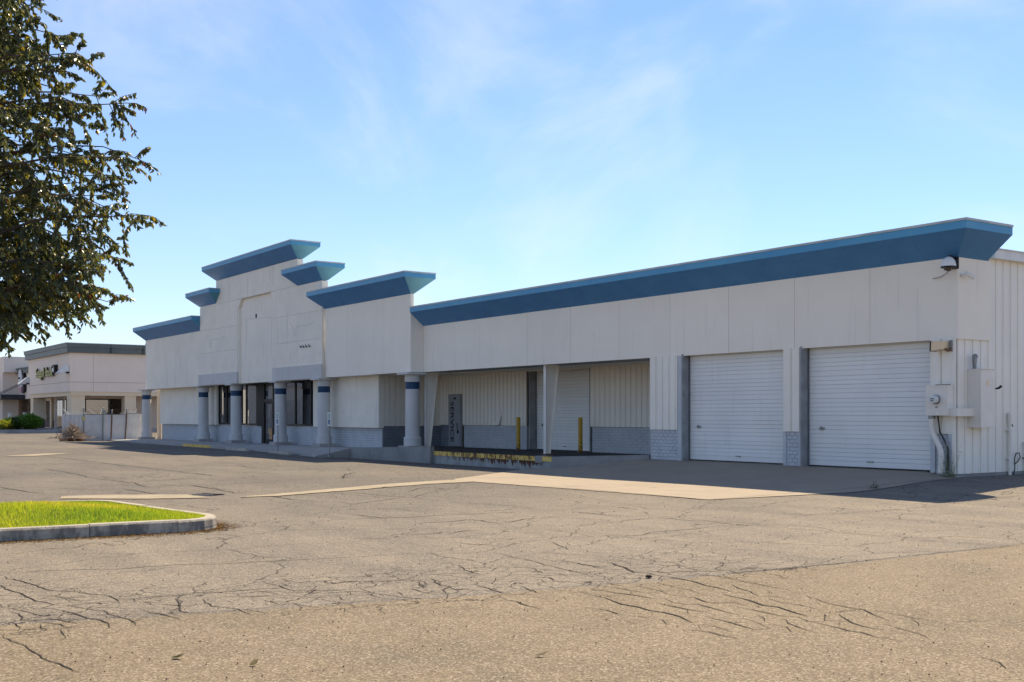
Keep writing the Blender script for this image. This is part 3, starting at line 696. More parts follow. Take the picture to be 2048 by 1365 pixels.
# shop: right wing, left wing
rw = MB().box(-33.1,-24.96,Ys+.03,Ys+.16,3.53,6.74).build('parapet_wall', M['stucco'], B)
panel_row([-33.15,-30.77,-27.26,-24.93], Ys, Ys+.028, 3.49, 6.75, M['stucco'], parent=rw)
MB().box(-24.958,-24.932,Ys+.03,.75,3.49,6.2).build('stucco_panel', M['stucco'], rw)
MB().box(-24.958,-24.932,Ys+.03,Ys+.15,6.2,6.75).build('stucco_panel', M['stucco'], rw)
cornice(-33.15, -24.93, Ys, Ys+.15, 6.75, 7.6, .665)
lw = MB().box(-61.3,-50.2,Ys+.03,Ys+.3,3.53,6.77).build('parapet_wall', M['stucco'], B)
panel_row([-61.4,-57.22,-54.24,-50.15], Ys, Ys+.028, 3.45, 6.78, M['stucco_stained'], parent=lw)
MB().box(-61.41,-61.32,Ys+.03,6,3.45,6.78).build('stucco_panel', M['stucco'], lw)
cornice(-61.4, -50.15, Ys, Ys+.15, 6.78, 7.66, .67, right=False)
# centre block: stepped parapet, panels separated by reveals
ct = MB()
ct.box(-50.12,-47.45,Yc+.03,Yc+.32,3.45,8.18); ct.box(-47.45,-43.95,Yc+.03,Yc+.32,3.45,9.46); ct.box(-43.95,-39.02,Yc+.19,Yc+.32,3.45,8.1)
ct.box(-43.95,-39.02,Yc+.03,Yc+.32,8.1,9.46)
ct.box(-39.02,-36.03,Yc+.03,Yc+.32,3.45,9.46); ct.box(-36.03,-33.2,Yc+.03,Yc+.32,3.45,8.1)
ct = ct.build('parapet_wall', M['stucco'], B)
P0, P1 = Yc, Yc+.028
def pan(x0, x1, z0, z1, mat='stucco_stained', y0=P0, y1=P1):
    MB().box(x0+.006, x1-.006, y0, y1, z0+.006, z1-.006).build('stucco_panel', M[mat], ct)
for (a, b) in ((-50.15,-47.42),(-47.42,-44.05)):
    for z0, z1 in ((3.47,5.36),(5.36,6.705),(6.705,8.12)): pan(a, b, z0, z1)
for (a, b) in ((-38.95,-36.03),(-36.03,-33.17)):
    for z0, z1 in ((3.47,5.36),(5.36,6.705),(6.705,8.12)): pan(a, b, z0, z1)
for a, b in ((-47.42,-43.5),(-43.5,-39.4),(-39.4,-36.03)): pan(a, b, 8.12, 9.48)
pan(-44.05,-43.5,8.09,8.1)
# corner fillets of the recessed bay (the chamfered head)
for pts in ([(-44.05,7.55),(-44.05,8.115),(-43.5,8.115)], [(-38.95,7.62),(-39.4,8.115),(-38.95,8.115)]):
    MB().prism([(x, Yc, z) for x, z in pts], (0,.19,0)).build('chamfer', M['stucco'], ct)
MB().box(-44.04,-38.96,Yc+.16,Yc+.188,3.46,8.12).build('recessed_panel', M['stucco_stained'], ct)
MB().box(-44.05,-38.95,Yc+.0,Yc+.03,8.106,8.114).build('reveal', M['mortar'], ct)
# ghost outlines left by removed signs: thin weathered adhesive lines
def ghost(pts, y, w=.028):
    g_ = MB()
    for a, b in zip(pts, pts[1:]):
        dx, dz_ = b[0]-a[0], b[1]-a[1]; L = math.hypot(dx, dz_) or 1; px, pz = -dz_/L*w/2, dx/L*w/2
        g_.poly([(a[0]+px,y,a[1]+pz),(a[0]-px,y,a[1]-pz),(b[0]-px,y,b[1]-pz),(b[0]+px,y,b[1]+pz)])
    return g_
M['ghost'] = surf('old_sign_glue', (.62,.59,.54), (.70,.665,.605), 6, .9)
gy_ = Yc+.156
shp = MB()
arc = [(-41.4+1.2*math.cos(a), 4.75+1.15*math.sin(a)) for a in [PI+i*PI/14 for i in range(15)]]
for gp in ([(-43.2,6.9),(-42.7,6.95),(-40.2,6.85),(-39.6,6.8)], [(-43.2,6.9),(-43.25,4.75)], [(-39.7,6.6),(-39.62,4.8)], arc,
           [(-42.6,6.9),(-42.3,8.0)], [(-41.9,7.0),(-42.0,7.9),(-41.4,7.8)], [(-40.9,7.0),(-41.0,7.85)], [(-40.3,7.0),(-40.5,7.9)]):
    g_ = ghost(gp, gy_); shp.add(g_.v, g_.f)
shp.build('sign_ghost', M['ghost'], ct)
for ox in (-48.9, -36.9):
    g_ = ghost([(ox,6.35),(ox+.4,6.0),(ox+.5,5.7),(ox+.65,5.65),(ox+.6,6.0),(ox+1.1,6.12),(ox+2.2,6.08),(ox+2.9,6.2)], Yc-.003, .035)
    g_.build('sign_ghost', M['ghost'], ct)
w_ = MB()
for i, x in enumerate((-35.6,-35.3,-34.95,-34.6)): w_.tube([(x,Yc,5.02),(x+.12,Yc-.1,5.12),(x+.25,Yc-.06,5.0)], .018, 5)
w_.build('loose_wires', M['black'], ct)
MB().box(-41.75,-41.65,Yc+.12,Yc+.156,6.95,7.15).build('bracket_hole', M['black'], ct)
for x0, x1, z0, z1 in ((-50.22,-44.0,3.465,4.11),(-39.0,-33.1,3.465,4.13)):
    MB().box(x0, x1, Yc-.07, Yc-.002, z0, z1).build('grey_beam', M['grey'], ct)
cornice(-47.42, -36.01, Yc, Yc+.32, 9.49, 10.3, .63)
cornice(-50.2, -47.43, Yc, Yc+.32, 8.12+.06, 9.0, .65)
cornice(-36.02, -33.17, Yc, Yc+.3, 8.13, 8.94, .6)
MB().box(-61.2,-24.95,Ys+.05,3.5,3.5,3.53).build('soffit', M['siding'], B)
MB().box(-24.95,-10.75,.05,3.6,3.55,3.58).build('soffit', M['siding'], B)

# columns
COLX = [(-61.75,.04),(-50.45,.115),(-45.1,.135),(-38.85,.155),(-33.65,.175),(-25.08,.26)]
def column(x, z0, y=-.43):
    c = MB().lathe([(.37,z0+.14),(.37,z0+.50),(.345,z0+.53),(.31,z0+.54),(.30,2.78)], (x,y,0), 28).build('round_column', M['grey'], B, smooth=True)
    MB().box(x-.44,x+.44,y-.44,y+.44,z0-.1,z0+.16).build('plinth', M['walk'], c)
    MB().lathe([(.295,2.78),(.295,3.08)], (x,y,0), 28).build('band', M['band'], c, smooth=True)
    MB().lathe([(.315,3.08),(.33,3.12),(.33,3.38)], (x,y,0), 28).build('collar', M['grey'], c, smooth=True)
    MB().box(x-.46,x+.46,y-.50,y+.40,3.385,3.455).build('capital', M['grey'], c)
for q in COLX: column(*q)

# masonry made of single blocks
def block_mesh(L, H, d=.02):
    b = .004; k = MB()
    k.hexa([(-L/2,0,-H/2),(L/2,0,-H/2),(L/2,0,H/2),(-L/2,0,H/2)][::-1], [(-L/2+b,-d,-H/2+b),(L/2-b,-d,-H/2+b),(L/2-b,-d,H/2-b),(-L/2+b,-d,H/2-b)][::-1])
    return k
def masonry(x0, x1, y, z0, z1, L=.2, H=.104, mat='greyblock', single=True, parent=None, grout='mortar', dirx=(1,0), d=.018):
    """backing wall plus blocks; returns the wall. dirx: plan direction the courses run in"""
    rr = random.Random(int((x0+z1*7)*100) & 0xffff)
    n_ = (dirx[1], -dirx[0])                                       # outward
    ln = x1-x0
    w_ = MB()
    if dirx == (1,0): w_.box(x0, x1, y, y+.15, z0, z1)
    else: w_.box(y-.15, y, x0, x1, z0, z1)
    wall = w_.build('block_wall', M[grout], parent)
    row = 0; z = z1-H/2; allm = MB(); cache = {}
    while z > z0-H*.49:
        off = 0 if row % 2 else L/2; x = x0-off
        while x < x1-.01:
            a = max(x, x0); b = min(x+L, x1)
            if b-a > .03:
                l = round(b-a-.007, 3); key = l
                if key not in cache: cache[key] = block_mesh(l, H-.008, d)
                cx = (a+b)/2; dd = rr.uniform(-.003,.003)
                rz = 0 if dirx == (1,0) else PI/2
                if single:
                    me = cache[key]
                    if isinstance(me, MB): me = cache[key] = me.mesh('block', M[mat])
                    p = (cx, y+dd, z) if dirx == (1,0) else (y+dd, cx, z)
                    link('block', me, wall, p, (0, 0, rz))
                else:
                    if dirx == (1,0): allm.add([(vx+cx, vy+y+dd, vz+z) for vx,vy,vz in cache[key].v], cache[key].f)
                    else: allm.add([(y+dd-vy, cx+vx, vz+z) for vx,vy,vz in cache[key].v], cache[key].f)
            x += L
        z -= H; row += 1
    if not single: allm.build('block_courses', M[mat], wall, kind='stuff')
    return wall
# shop front base wall (far): courses of long blocks, joined; garage piers: single blocks
for a, b in ((-61.0,-43.25),(-40.3,-29.3)): masonry(a, b, .4, -.05, 1.1, .4, .115, single=False, parent=B)
masonry(.42,3.5,-29.28,.1,1.2,.4,.115,mat='shadeblock',single=False,parent=B,dirx=(0,1))
masonry(-29.26,-28.55,3.5,.1,1.24,.4,.104,mat='shadeblock',single=False,parent=B)
masonry(-27.25,-22.35,3.5,.1,1.24,.4,.104,single=False,parent=B)
masonry(-18.0,-10.75,3.5,.1,1.24,.4,.104,single=True,parent=B)
masonry(-10.74,-9.46,0.02,.2,1.235,.2,.104,parent=B)
masonry(-5.17,-4.745,0.02,.2,1.235,.2,.104,parent=B)
masonry(-.5,-.13,.02,.2,1.235,.2,.104,mat='greyblock',parent=B)

# ribbed sheet cladding: each sheet between two grooves is a piece
def rib_wall(a0, a1, z0, z1, y, dirx=(1,0), pitch=.3, start=None, mat='siding', depth=.035, name='siding_wall'):
    base = MB()
    if dirx == (1,0): base.box(a0, a1, y+depth, y+depth+.03, z0, z1)
    else: base.box(y-depth-.03, y-depth, a0, a1, z0, z1)
    o = base.build(name, M['groove'], B)
    x = start if start is not None else a0; cache = {}
    while x < a1-.02:
        a, b = max(x, a0), min(x+pitch, a1)
        if b-a > .03:
            l = round(b-a, 3); key = (l, round(z1-z0, 3))
            if key not in cache:
                k = MB(); h = z1-z0; e = .008; s_ = .010
                pr = [(-l/2+e+s_,0),(l/2-e-s_,0),(l/2-e,depth),(-l/2+e,depth)]
                k.prism([(px, py, 0) for px, py in pr], (0,0,h))
                for q in (-.33,.33): k.box(q*l-.012, q*l+.012, -.004, .001, 0, h)
                cache[key] = k.mesh('siding_sheet', M[mat])
            c = (a+b)/2
            if dirx == (1,0): link('siding_sheet', cache[key], o, (c, y, z0))
            else: link('siding_sheet', cache[key], o, (y, c, z0), (0,0,PI/2))
        x += pitch
    return o
rib_wall(-29.27,-28.5,1.25,3.56,3.42)
rib_wall(-28.5,-27.3,2.66,3.56,3.42)
rib_wall(-27.3,-22.3,1.25,3.56,3.42)
rib_wall(-22.3,-18.0,3.52,3.56,3.42)
rib_wall(-18.05,-10.74,1.25,3.56,3.42)
rib_wall(.45,3.45,1.2,3.52,-29.24,dirx=(0,1))
rib_wall(-10.74,-9.47,1.24,3.52,-.04)
rib_wall(-5.27,-4.68,1.24,3.52,-.04,pitch=.295)
rib_wall(-.645,-.02,1.24,3.52,-.04,pitch=.31)
side = rib_wall(.07,30,.29,5.5,.035,dirx=(0,1),pitch=.318,start=.04)
MB().box(-.04,.04,-.045,.0,.29,3.5).build('corner_trim', M['siding'], side)
MB().box(-.13,-.04,-.05,0.03,.29,1.24).build('corner_post', M['greyblock'], side)
MB().box(-.05,.055,-.01,30,-.2,.28).build('foundation', M['concrete'], B)
m = MB().box(-.1,.2,1.36,30,5.5,5.72); m.build('eave_trim', M['white'], B)
m = MB().box(-.1,.235,1.36,30,5.72,5.745); m.build('eave_trim', M['whitecol'], B)
# dented sheet on the dock wall
MB().add([(-24.75,3.40,1.26),(-24.2,3.33,1.28),(-24.05,3.38,1.75),(-24.3,3.41,1.6)], [(0,1,2,3)]).build('bent_sheet', M['siding'], B)

# roll-up doors: every slat a piece
def rollup(x0, x1, y, z0, z1, slat=.1135, big=5, lab=None):
    d = MB().box(x0, x1, y+.03, y+.05, z0, z1).build('roll_up_door', M['slatgap'], B, label=lab)
    z = z0; i = 0; cache = {}; rr = random.Random(int(-x0*10))
    while z < z1-.02:
        h = slat*(1.28 if i % big == 0 else 1.0); h = min(h, z1-z); key = round(h, 3)
        if key not in cache:
            k = MB(); L = x1-x0; g_ = .006
            pr = [(.0,g_),(-.012,g_+.002),(-.0135,h*.5),(-.012,h-.002),(.0,h)]
            k.prism([(0, py, pz) for py, pz in pr], (L,0,0)); cache[key] = k.mesh('door_slat', M['door'])
        link('door_slat', cache[key], d, (x0, y+.028+rr.uniform(-.002,.002), z), (0, rr.uniform(-.0006,.0006), 0)); z += h; i += 1
    MB().box(x0+.01, x1-.01, y+.0, y+.03, z0-.02, z0+.012).build('bottom_seal', M['black'], d)
    k_ = MB(); k_.box(x0+.35, x0+.53, y-.012, y+.01, z0+.98, z0+1.03); k_.box(x0+.41, x0+.46, y-.03, y-.012, z0+.95, z0+1.06); k_.build('slide_lock', M['galv'], d)
    xm = (x0+x1)/2; h_ = MB().box(xm-.09, xm+.09, y-.028, y-.018, z0+.14, z0+.17); h_.box(xm-.09, xm-.07, y-.02, y+.01, z0+.14, z0+.17); h_.box(xm+.07, xm+.09, y-.02, y+.01, z0+.14, z0+.17); h_.build('lift_handle', M['galv'], d)
    return d
rollup(-9.28,-5.16,.25,.335,3.6,lab='white roll-up door nearer the loading dock')
rollup(-4.60,-.6,.25,.33,3.6,lab='white roll-up door beside the electric meter')
rollup(-21.95,-18.1,3.70,.28,3.5,slat=.125,lab='recessed white roll-up door on the loading dock')
def jambs(x0, x1, y, d, z0, z1, w=.05):
    o = MB().box(x0-w, x0, y, y+d, z0, z1).build('door_jamb', M['jamb'], B)
    MB().box(x1, x1+w, y+.06, y+d, z0, z1).build('door_jamb', M['jamb'], B)
    for x, s_ in ((x0, 1), (x1, -1)):
        MB().box(min(x, x+s_*.035), max(x, x+s_*.035), y+d-.05, y+d-.02, z0, z1).build('door_track', M['doorgap'], o)
jambs(-9.25,-5.27,-.03,.3,.3,3.55); jambs(-4.62,-.64,-.03,.3,.3,3.55)
jambs(-22.0,-18.12,3.38,.38,.28,3.52)
MB().box(-9.46,-9.305,-.03,.02,.3,3.5).build('door_trim', M['greyblock'], B)
MB().box(-5.27,-5.17,-.02,.02,.3,1.24).build('door_trim', M['greyblock'], B)
MB().box(-4.745,-4.665,-.02,.02,.3,1.24).build('door_trim', M['greyblock'], B)
MB().box(-.64,-.51,-.02,.02,.3,1.24).build('door_trim', M['greyblock'], B)
MB().box(-22.0,-18.1,3.38,3.4,3.5,3.56).build('door_header', M['siding'], B)
# service door
MB().box(-28.45,-27.35,3.40,3.49,.26,2.66).build('door_frame', M['jamb'], B)
sd = MB().box(-28.33,-27.42,3.36,3.40,.28,2.58).build('service_door', M['steeldoor'], B)
tm = text_mesh('SERVICE', .46, .002, .008, 1.0, 1.0); tm.transform(Matrix.Diagonal((.88,1.0,1,1)))
tm.materials.append(M['black']); xs_ = [v.co.x for v in tm.vertices]; k_ = 1.86/(max(xs_)-min(xs_)); tm.transform(Matrix.Diagonal((k_,.86,1,1)))
tm.transform(Matrix.Rotation(-PI/2, 4, 'Z')); tm.transform(Matrix.Rotation(PI/2, 4, 'X'))
letters(tm, sd, (-28.08,3.355,1.40))
MB().box(-27.93,-27.75,3.33,3.36,2.42,2.50).build('door_closer', M['black'], sd)
m = MB().box(-27.60,-27.52,3.32,3.36,.86,1.02); m.tube([(-27.56,3.31,1.04),(-27.56,3.30,1.3),(-27.6,3.33,1.34)], .016, 6); m.build('handle', M['black'], sd)
# tapered steel frame columns
def frame_col(x0, lab, z0=.28):
    c = MB().box(x0, x0+.15, .2, .215, z0, 3.52).build('steel_column', M['whitecol'], B, label=lab)
    MB().prism([(x0+.07,.215,z0),(x0+.07,.40,z0),(x0+.07,.78,3.52),(x0+.07,.215,3.52)], (.012,0,0)).build('web', M['siding'], c)
    MB().hexa([(x0,.40,z0),(x0+.15,.40,z0),(x0+.15,.415,z0),(x0,.415,z0)], [(x0,.78,3.52),(x0+.15,.78,3.52),(x0+.15,.795,3.52),(x0,.795,3.52)]).build('rear_flange', M['siding'], c)
    MB().box(x0-.06,x0+.21,.12,.52,z0-.01,z0+.025).build('base_plate', M['rust'], c)
frame_col(-16.71, 'tapered white steel column at the dock corner'); frame_col(-25.18, 'tapered white steel column beside the end round column')

# shop front: stucco bays, windows, entrance
for a, b in ((-60.7,-49.9),(-36.15,-29.3)):
    o = MB().box(a, b, .16, .42, 1.12, 3.51).build('stucco_bay', M['stucco_stained'], B)
MB().box(-29.3,-29.22,.17,.45,1.12,3.5).build('corner_trim', M['siding'], B)
MB().box(-62.3,-61.4,.45,.6,.05,3.5).build('side_wall', M['cream'], B)
def window(x0, x1, z0, z1, mull, y=.3):
    fr = MB().box(x0, x1, y, y+.1, z0, z0+.08); fr.box(x0, x1, y, y+.1, z1-.07, z1); fr.box(x0, x0+.08, y, y+.1, z0+.08, z1-.07); fr.box(x1-.08, x1, y, y+.1, z0+.08, z1-.07)
    fo = fr.build('window', M['frame'], B); e = [x0+.08]
    for q in mull:
        MB().box(q-.05, q+.05, y, y+.1, z0+.08, z1-.07).build('mullion', M['frame'], fo); e += [q-.05, q+.05]
    e.append(x1-.08)
    for a, b in zip(e[::2], e[1::2]): MB().box(a, b, y+.05, y+.06, z0+.08, z1-.07).build('pane', M['glass'], fo)
window(-49.9,-46.3,1.15,3.5,[-48.6])
window(-46.25,-43.9,1.15,3.5,[-45.5])
window(-40.3,-36.2,1.15,3.5,[-38.7,-36.75])
ent = MB().box(-43.9,-43.2,.3,.42,1.1,3.5); ent.box(-43.2,-42.85,.3,.42,.1,3.5); ent.box(-40.5,-40.3,.3,.42,.1,3.5); ent.box(-42.85,-40.5,.3,.42,2.42,2.58); ent.box(-42.85,-40.5,.3,.42,3.4,3.5)
ent = ent.build('entrance', M['frame'], B)
for a, b in ((-42.85,-41.72),(-41.64,-40.5)):
    MB().box(a, b, .36, .37, 2.58, 3.4).build('pane', M['glass'], ent)
    d_ = MB().box(a, b, .34, .39, .1, .38).box(a, a+.09, .34, .39, .38, 2.32).box(b-.09, b, .34, .39, .38, 2.32).box(a, b, .34, .39, 2.32, 2.42).build('entrance_door', M['frame'], ent)
    MB().box(a+.09, b-.09, .36, .37, .38, 2.32).build('door_pane', M['glass'], ent)
for x in (-41.80,-41.56): MB().tube([(x,.34,1.0),(x,.27,1.02),(x,.27,1.5),(x,.34,1.52)], .015, 6).build('pull_handle', M['galv'], ent)
MB().box(-41.72,-41.64,.33,.4,2.42,3.4).build('transom_bar', M['frame'], ent)

# ---------------------------------------------------------------- things fixed to the building
t = thing('electric_meter', 'cream electric meter cabinet with round glass meter beside the right garage door', 'electric meter', (-.29,-.05,1.68))
MB().box(-.29,.30,-.24,.0,0,.70).build('cabinet', M['box'], t)
MB().box(-.30,.31,-.25,.0,.70,.72).build('lid', M['box'], t)
mt = MB().lathe([(.115,0),(.115,.04),(.10,.05)], (.0,-.24,.38), 24, axis=(0,-1,0)).build('meter_ring', M['galv'], t)
MB().lathe([(.098,.05),(.098,.14),(.085,.165),(.0,.17)], (.0,-.24,.38), 24, axis=(0,-1,0)).build('meter_glass', M['leadwhite'], mt, smooth=True)
MB().box(-.05,.05,-.413,-.41,.385,.405).box(-.04,.04,-.413,-.41,.34,.36).build('dial', M['black'], mt)
MB().lathe([(.02,0),(.02,.03)], (0.01,-.24,.2), 10, axis=(0,-1,0)).build('seal', M['galv'], t)
for x in (-.05,.1,.22): MB().box(x,x+.03,-.2,-.05,.72,.74).build('bolt', M['rust'], t)
MB().tube([(-.20,-.13,0),(-.20,-.13,-.3),(-.17,-.13,-.42),(.03,-.13,-.78),(.06,-.13,-.9),(.06,-.13,-1.3)], .067, 14).build('conduit', M['box'], t, smooth=True)
MB().lathe([(.08,-.08),(.08,0)], (-.20,-.13,0), 14).build('conduit_collar', M['galv'], t)
MB().lathe([(.078,-1.36),(.078,-1.2)], (.06,-.13,0), 14).build('conduit_collar', M['box'], t)
MB().tube([(-.05,-.1,0),(.0,-.1,-.4),(.12,-.08,-.6),(.2,-.07,-.8),(.2,-.07,-1.3)], .018, 6).build('cable', M['black'], t)
MB().tube([(.17,-.07,-.62),(.17,-.07,-1.25)], .02, 6).build('ground_rod', M['galv'], t)
t = thing('wiring_trough', 'cream metal wiring trough wrapping the building corner below the cabinet', 'wiring box', (0,-.05,1.66))
MB().tube([(-.15,-.12,.1),(.0,-.12,.1)], .06, 12).build('elbow', M['box'], t)
MB().box(0,.22,-.16,.04,.0,.19).build('front_box', M['box'], t); MB().box(.06,.225,.04,.58,.0,.19).build('side_box', M['box'], t)
MB().box(.05,.235,.565,.59,-.005,.195).build('end_cap', M['box'], t)
t = thing('electrical_cabinet', 'tall cream electrical cabinet with black handle on the ribbed side wall', 'electrical cabinet', (.04,.47,1.39))
MB().box(0,.325,0,.6,0,1.385).build('cabinet', M['box'], t)
d = MB().box(.327,.345,.005,.595,.01,1.375).build('cabinet_door', M['box'], t)
MB().box(-.01,.36,-.01,.61,1.385,1.40).build('lid', M['box'], t)
MB().tube([(.345,.60,.93),(.40,.66,.95),(.40,.74,.99)], [.02,.028,.035], 8).build('handle', M['black'], t)
MB().box(.345,.349,.22,.33,1.0,1.13).build('label_plate', M['cream'], d)
MB().lathe([(.05,1.4),(.05,1.55),(.065,1.55),(.065,1.72),(.03,1.76)], (.13,.1,0), 12).build('conduit_hub', M['galv'], t, smooth=True)
MB().box(.16,.2,.08,.12,1.4,1.66).build('pipe_strap', M['white'], t)
for z in (.15,.6,1.1): MB().box(.30,.33,-.012,.0,z,z+.05).build('hinge', M['box'], t)
t = thing('wall_conduit', 'thin capped standpipe with strap rising up the ribbed side wall', 'pipe', (.1,2.14,.1))
MB().tube([(0,0,0),(0,0,1.6)], .042, 10).build('pipe', M['box'], t, smooth=True)
MB().lathe([(.055,1.45),(.055,1.62),(.02,1.66)], (0,0,0), 10).build('cap', M['box'], t)
for z in (.5,1.2): MB().box(-.06,.03,-.09,.09,z,z+.035).build('pipe_strap', M['white'], t)
MB().tube([(.02,.0,1.3),(.03,.06,1.36),(.03,.08,1.3)], .012, 5).build('lock', M['black'], t)
t = tag(MB().tube([(0,0,.0),(.02,.06,.25),(.02,.05,.5),(.02,.12,.62),(.02,.25,.63),(.02,.30,.52),(.02,.20,.42),(.02,.08,.36)], .013, 6).build('cable_loop', M['black'], loc=(.08,2.3,.12)), 'black cable loop at the foot of the ribbed side wall', 'cable')
t = thing('wall_pipe', 'short pale pipe at the right edge of the picture on the side wall', 'pipe', (.1,2.83,.1))
MB().tube([(0,0,0),(0,0,.85),(-.05,0,.92)], .035, 8).build('pipe', M['box'], t); MB().box(-.06,.03,-.06,.06,.5,.53).build('pipe_strap', M['galv'], t)
def dome_camera(lab, loc, rz):
    t = thing('dome_camera', lab, 'security camera', loc, rz, 'dome cameras at the two ends of the building')
    MB().box(-.26,.12,.02,.05,-.12,.16).build('mounting_plate', M['black'], t)
    MB().tube([(0,.03,.12),(.02,-.1,.17),(.08,-.27,.14)], .035, 8).build('arm', M['black'], t)
    h = MB().lathe([(.17,-.09),(.165,-.04),(.14,.05),(.09,.11),(.03,.14)], (.08,-.3,0), 20).build('hood', M['white'], t, smooth=True)
    MB().lathe([(.175,-.12),(.18,-.09)], (.08,-.3,0), 20).build('rim', M['black'], h)
    MB().lathe([(.02,-.21),(.06,-.19),(.075,-.12)], (.08,-.3,0), 14).build('dome_glass', M['dome'], t, smooth=True)
    MB().tube([(.0,-.2,-.1),(-.12,-.05,-.2),(-.35,-.0,-.28),(-.55,-.0,-.30)], .011, 5).build('cable', M['galv'], t)
    return t
dome_camera('white dome camera under the blue cornice at the right building corner', (.0,-.05,5.27), 0)
dome_camera('white dome camera at the far left end of the shop parapet', (-61.45,-.3,6.55), -PI/2)
t = thing('bullet_camera', 'small pale bullet camera on the fascia below the dome camera', 'security camera', (.09,.14,5.0))
MB().lathe([(.05,0),(.05,.03)], (0,0,0), 12, axis=(1,0,0)).build('base', M['white'], t)
MB().tube([(.03,0,0),(.1,.03,.03),(.14,.06,.02)], .018, 7).build('bracket', M['white'], t)
MB().lathe([(.045,0),(.05,.02),(.05,.24),(.04,.25)], (.1,.02,.05), 12, axis=(.35,.75,-.42)).build('camera_body', M['white'], t, smooth=True)
t = thing('flood_light', 'tan box floodlight hung under the fascia above the electric meter', 'light', (-.12,-.06,3.32))
MB().hexa([(-.30,-.26,-.1),(-.02,-.2,-.06),(-.02,.0,-.06),(-.30,-.02,-.1)], [(-.26,-.3,.12),(.02,-.22,.13),(.02,-.0,.13),(-.26,-.04,.12)]).build('housing', M['cream'], t)
MB().hexa([(-.33,-.27,-.11),(-.30,-.27,-.11),(-.30,-.02,-.11),(-.33,-.02,-.11)], [(-.29,-.31,.13),(-.26,-.31,.13),(-.26,-.04,.13),(-.29,-.04,.13)]).build('lens', M['black'], t)
MB().tube([(-.05,-.1,-.04),(.02,-.06,-.1),(.08,.0,-.04)], .03, 7).build('bracket', M['rust'], t)
MB().box(.03,.1,-.02,.03,-.12,.15).build('junction_box', M['galv'], t)

# bollards, signs, wheel stops
def bollard(loc, lab, tilt=0):
    t = thing('bollard', lab, 'bollard', loc, 0, 'yellow bollards on the loading dock'); t.rotation_euler = (0, tilt, 0)
    MB().lathe([(.085,-.02),(.085,1.30),(.075,1.325),(.03,1.335)], seg=18).build('post', M['bollard'], t, smooth=True)
    MB().lathe([(.11,-.02),(.10,.012)], seg=14).build('weld_collar', M['rust'], t)
bollard((-21.7,2.6,.28), 'yellow bollard with bare rusty patches left of the dock roll-up door', .004)
bollard((-17.8,2.75,.28), 'yellow bollard standing in front of the right half of the dock roll-up door', -.003)
def parking_sign(loc, lab, rz):
    t = thing('parking_sign', lab, 'parking sign', loc, rz, 'accessible parking signs at the shop kerb')
    MB().box(-.025,.025,-.0,.03,-.05,1.86).build('post', M['galv'], t)
    p = MB().box(-.15,.15,-.012,-.002,1.22,1.82).build('sign_plate', M['leadwhite'], t)
    MB().box(-.085,.085,-.016,-.012,1.29,1.50).build('symbol_panel', M['signblue'], p)
    for z0, z1 in ((1.56,1.60),(1.64,1.68),(1.72,1.76)): MB().box(-.11,.11,-.016,-.012,z0,z1).build('lettering_strip', M['signgreen'], p)
    g_ = MB(); y = -.0185                                     # wheelchair figure
    g_.lathe([(.013,0),(.013,.001)], (-.01,y,1.475), 10, axis=(0,-1,0))
    for a, b in (((-.012,1.455),(-.006,1.405)),((-.006,1.405),(.035,1.40)),((.035,1.40),(.05,1.345)),((.05,1.345),(.068,1.35)),((-.01,1.435),(.03,1.43))):
        dx, dz_ = b[0]-a[0], b[1]-a[1]; L = math.hypot(dx, dz_); px, pz = -dz_/L*.006, dx/L*.006
        g_.poly([(a[0]+px,y,a[1]+pz),(a[0]-px,y,a[1]-pz),(b[0]-px,y,b[1]-pz),(b[0]+px,y,b[1]+pz)])
    ar = [(.0+.045*math.cos(q), 1.365+.045*math.sin(q)) for q in [2.2+i*4.2/12 for i in range(13)]]
    for a, b in zip(ar, ar[1:]):
        dx, dz_ = b[0]-a[0], b[1]-a[1]; L = math.hypot(dx, dz_); px, pz = -dz_/L*.006, dx/L*.006
        g_.poly([(a[0]+px,y,a[1]+pz),(a[0]-px,y,a[1]-pz),(b[0]-px,y,b[1]-pz),(b[0]+px,y,b[1]+pz)])
    g_.build('wheelchair_symbol', M['leadwhite'], p)
parking_sign((-34.95,-2.25,0.0), 'accessible parking sign in front of the column right of the entrance', .12)
parking_sign((-29.25,-2.25,0.0), 'accessible parking sign at the right corner of the shop front', .08)
def wheel_stop(loc, lab, rz, L):
    t = thing('wheel_stop', lab, 'wheel stop', loc, rz, 'concrete wheel stops at the shop kerb')
    MB().hexa([(-L/2,-.11,0),(L/2,-.11,0),(L/2,.11,0),(-L/2,.11,0)], [(-L/2+.05,-.06,.15),(L/2-.05,-.06,.15),(L/2-.05,.06,.15),(-L/2+.05,.06,.15)]).build('bar', M['kerb'], t)
    for x in (-L*.33, L*.33): MB().lathe([(.02,.14),(.022,.158)], (x,0,0), 8).build('pin', M['rust'], t)
wheel_stop((-38.1,-3.05,gz(-38,-3.0)-.005), 'concrete wheel stop left of the nearer accessible parking sign post', .01, 2.6)
wheel_stop((-32.9,-3.0,gz(-33,-3.0)-.005), 'concrete wheel stop between the two accessible parking signs', -.05, 2.6)
def rock(name, lab, cat, loc, r, mat, seed, grp=None):
    rr = random.Random(seed); import bmesh
    bm = bmesh.new(); bmesh.ops.create_icosphere(bm, subdivisions=2, radius=r)
    for v in bm.verts: v.co = Vector((v.co.x*1.25, v.co.y, max(v.co.z*.7, -r*.3)))*(1+rr.uniform(-.22,.22))
    me = bpy.data.meshes.new(name); bm.to_mesh(me); bm.free(); me.materials.append(M[mat])
    return tag(link(name, me, loc=loc), lab, cat, grp)
rock('broken_concrete', 'lump of broken pale concrete lying at the kerb by the dock wall', 'rubble', (-29.9,-2.6,gz(-29.9,-2.6)+.05), .17, 'walk', 5)
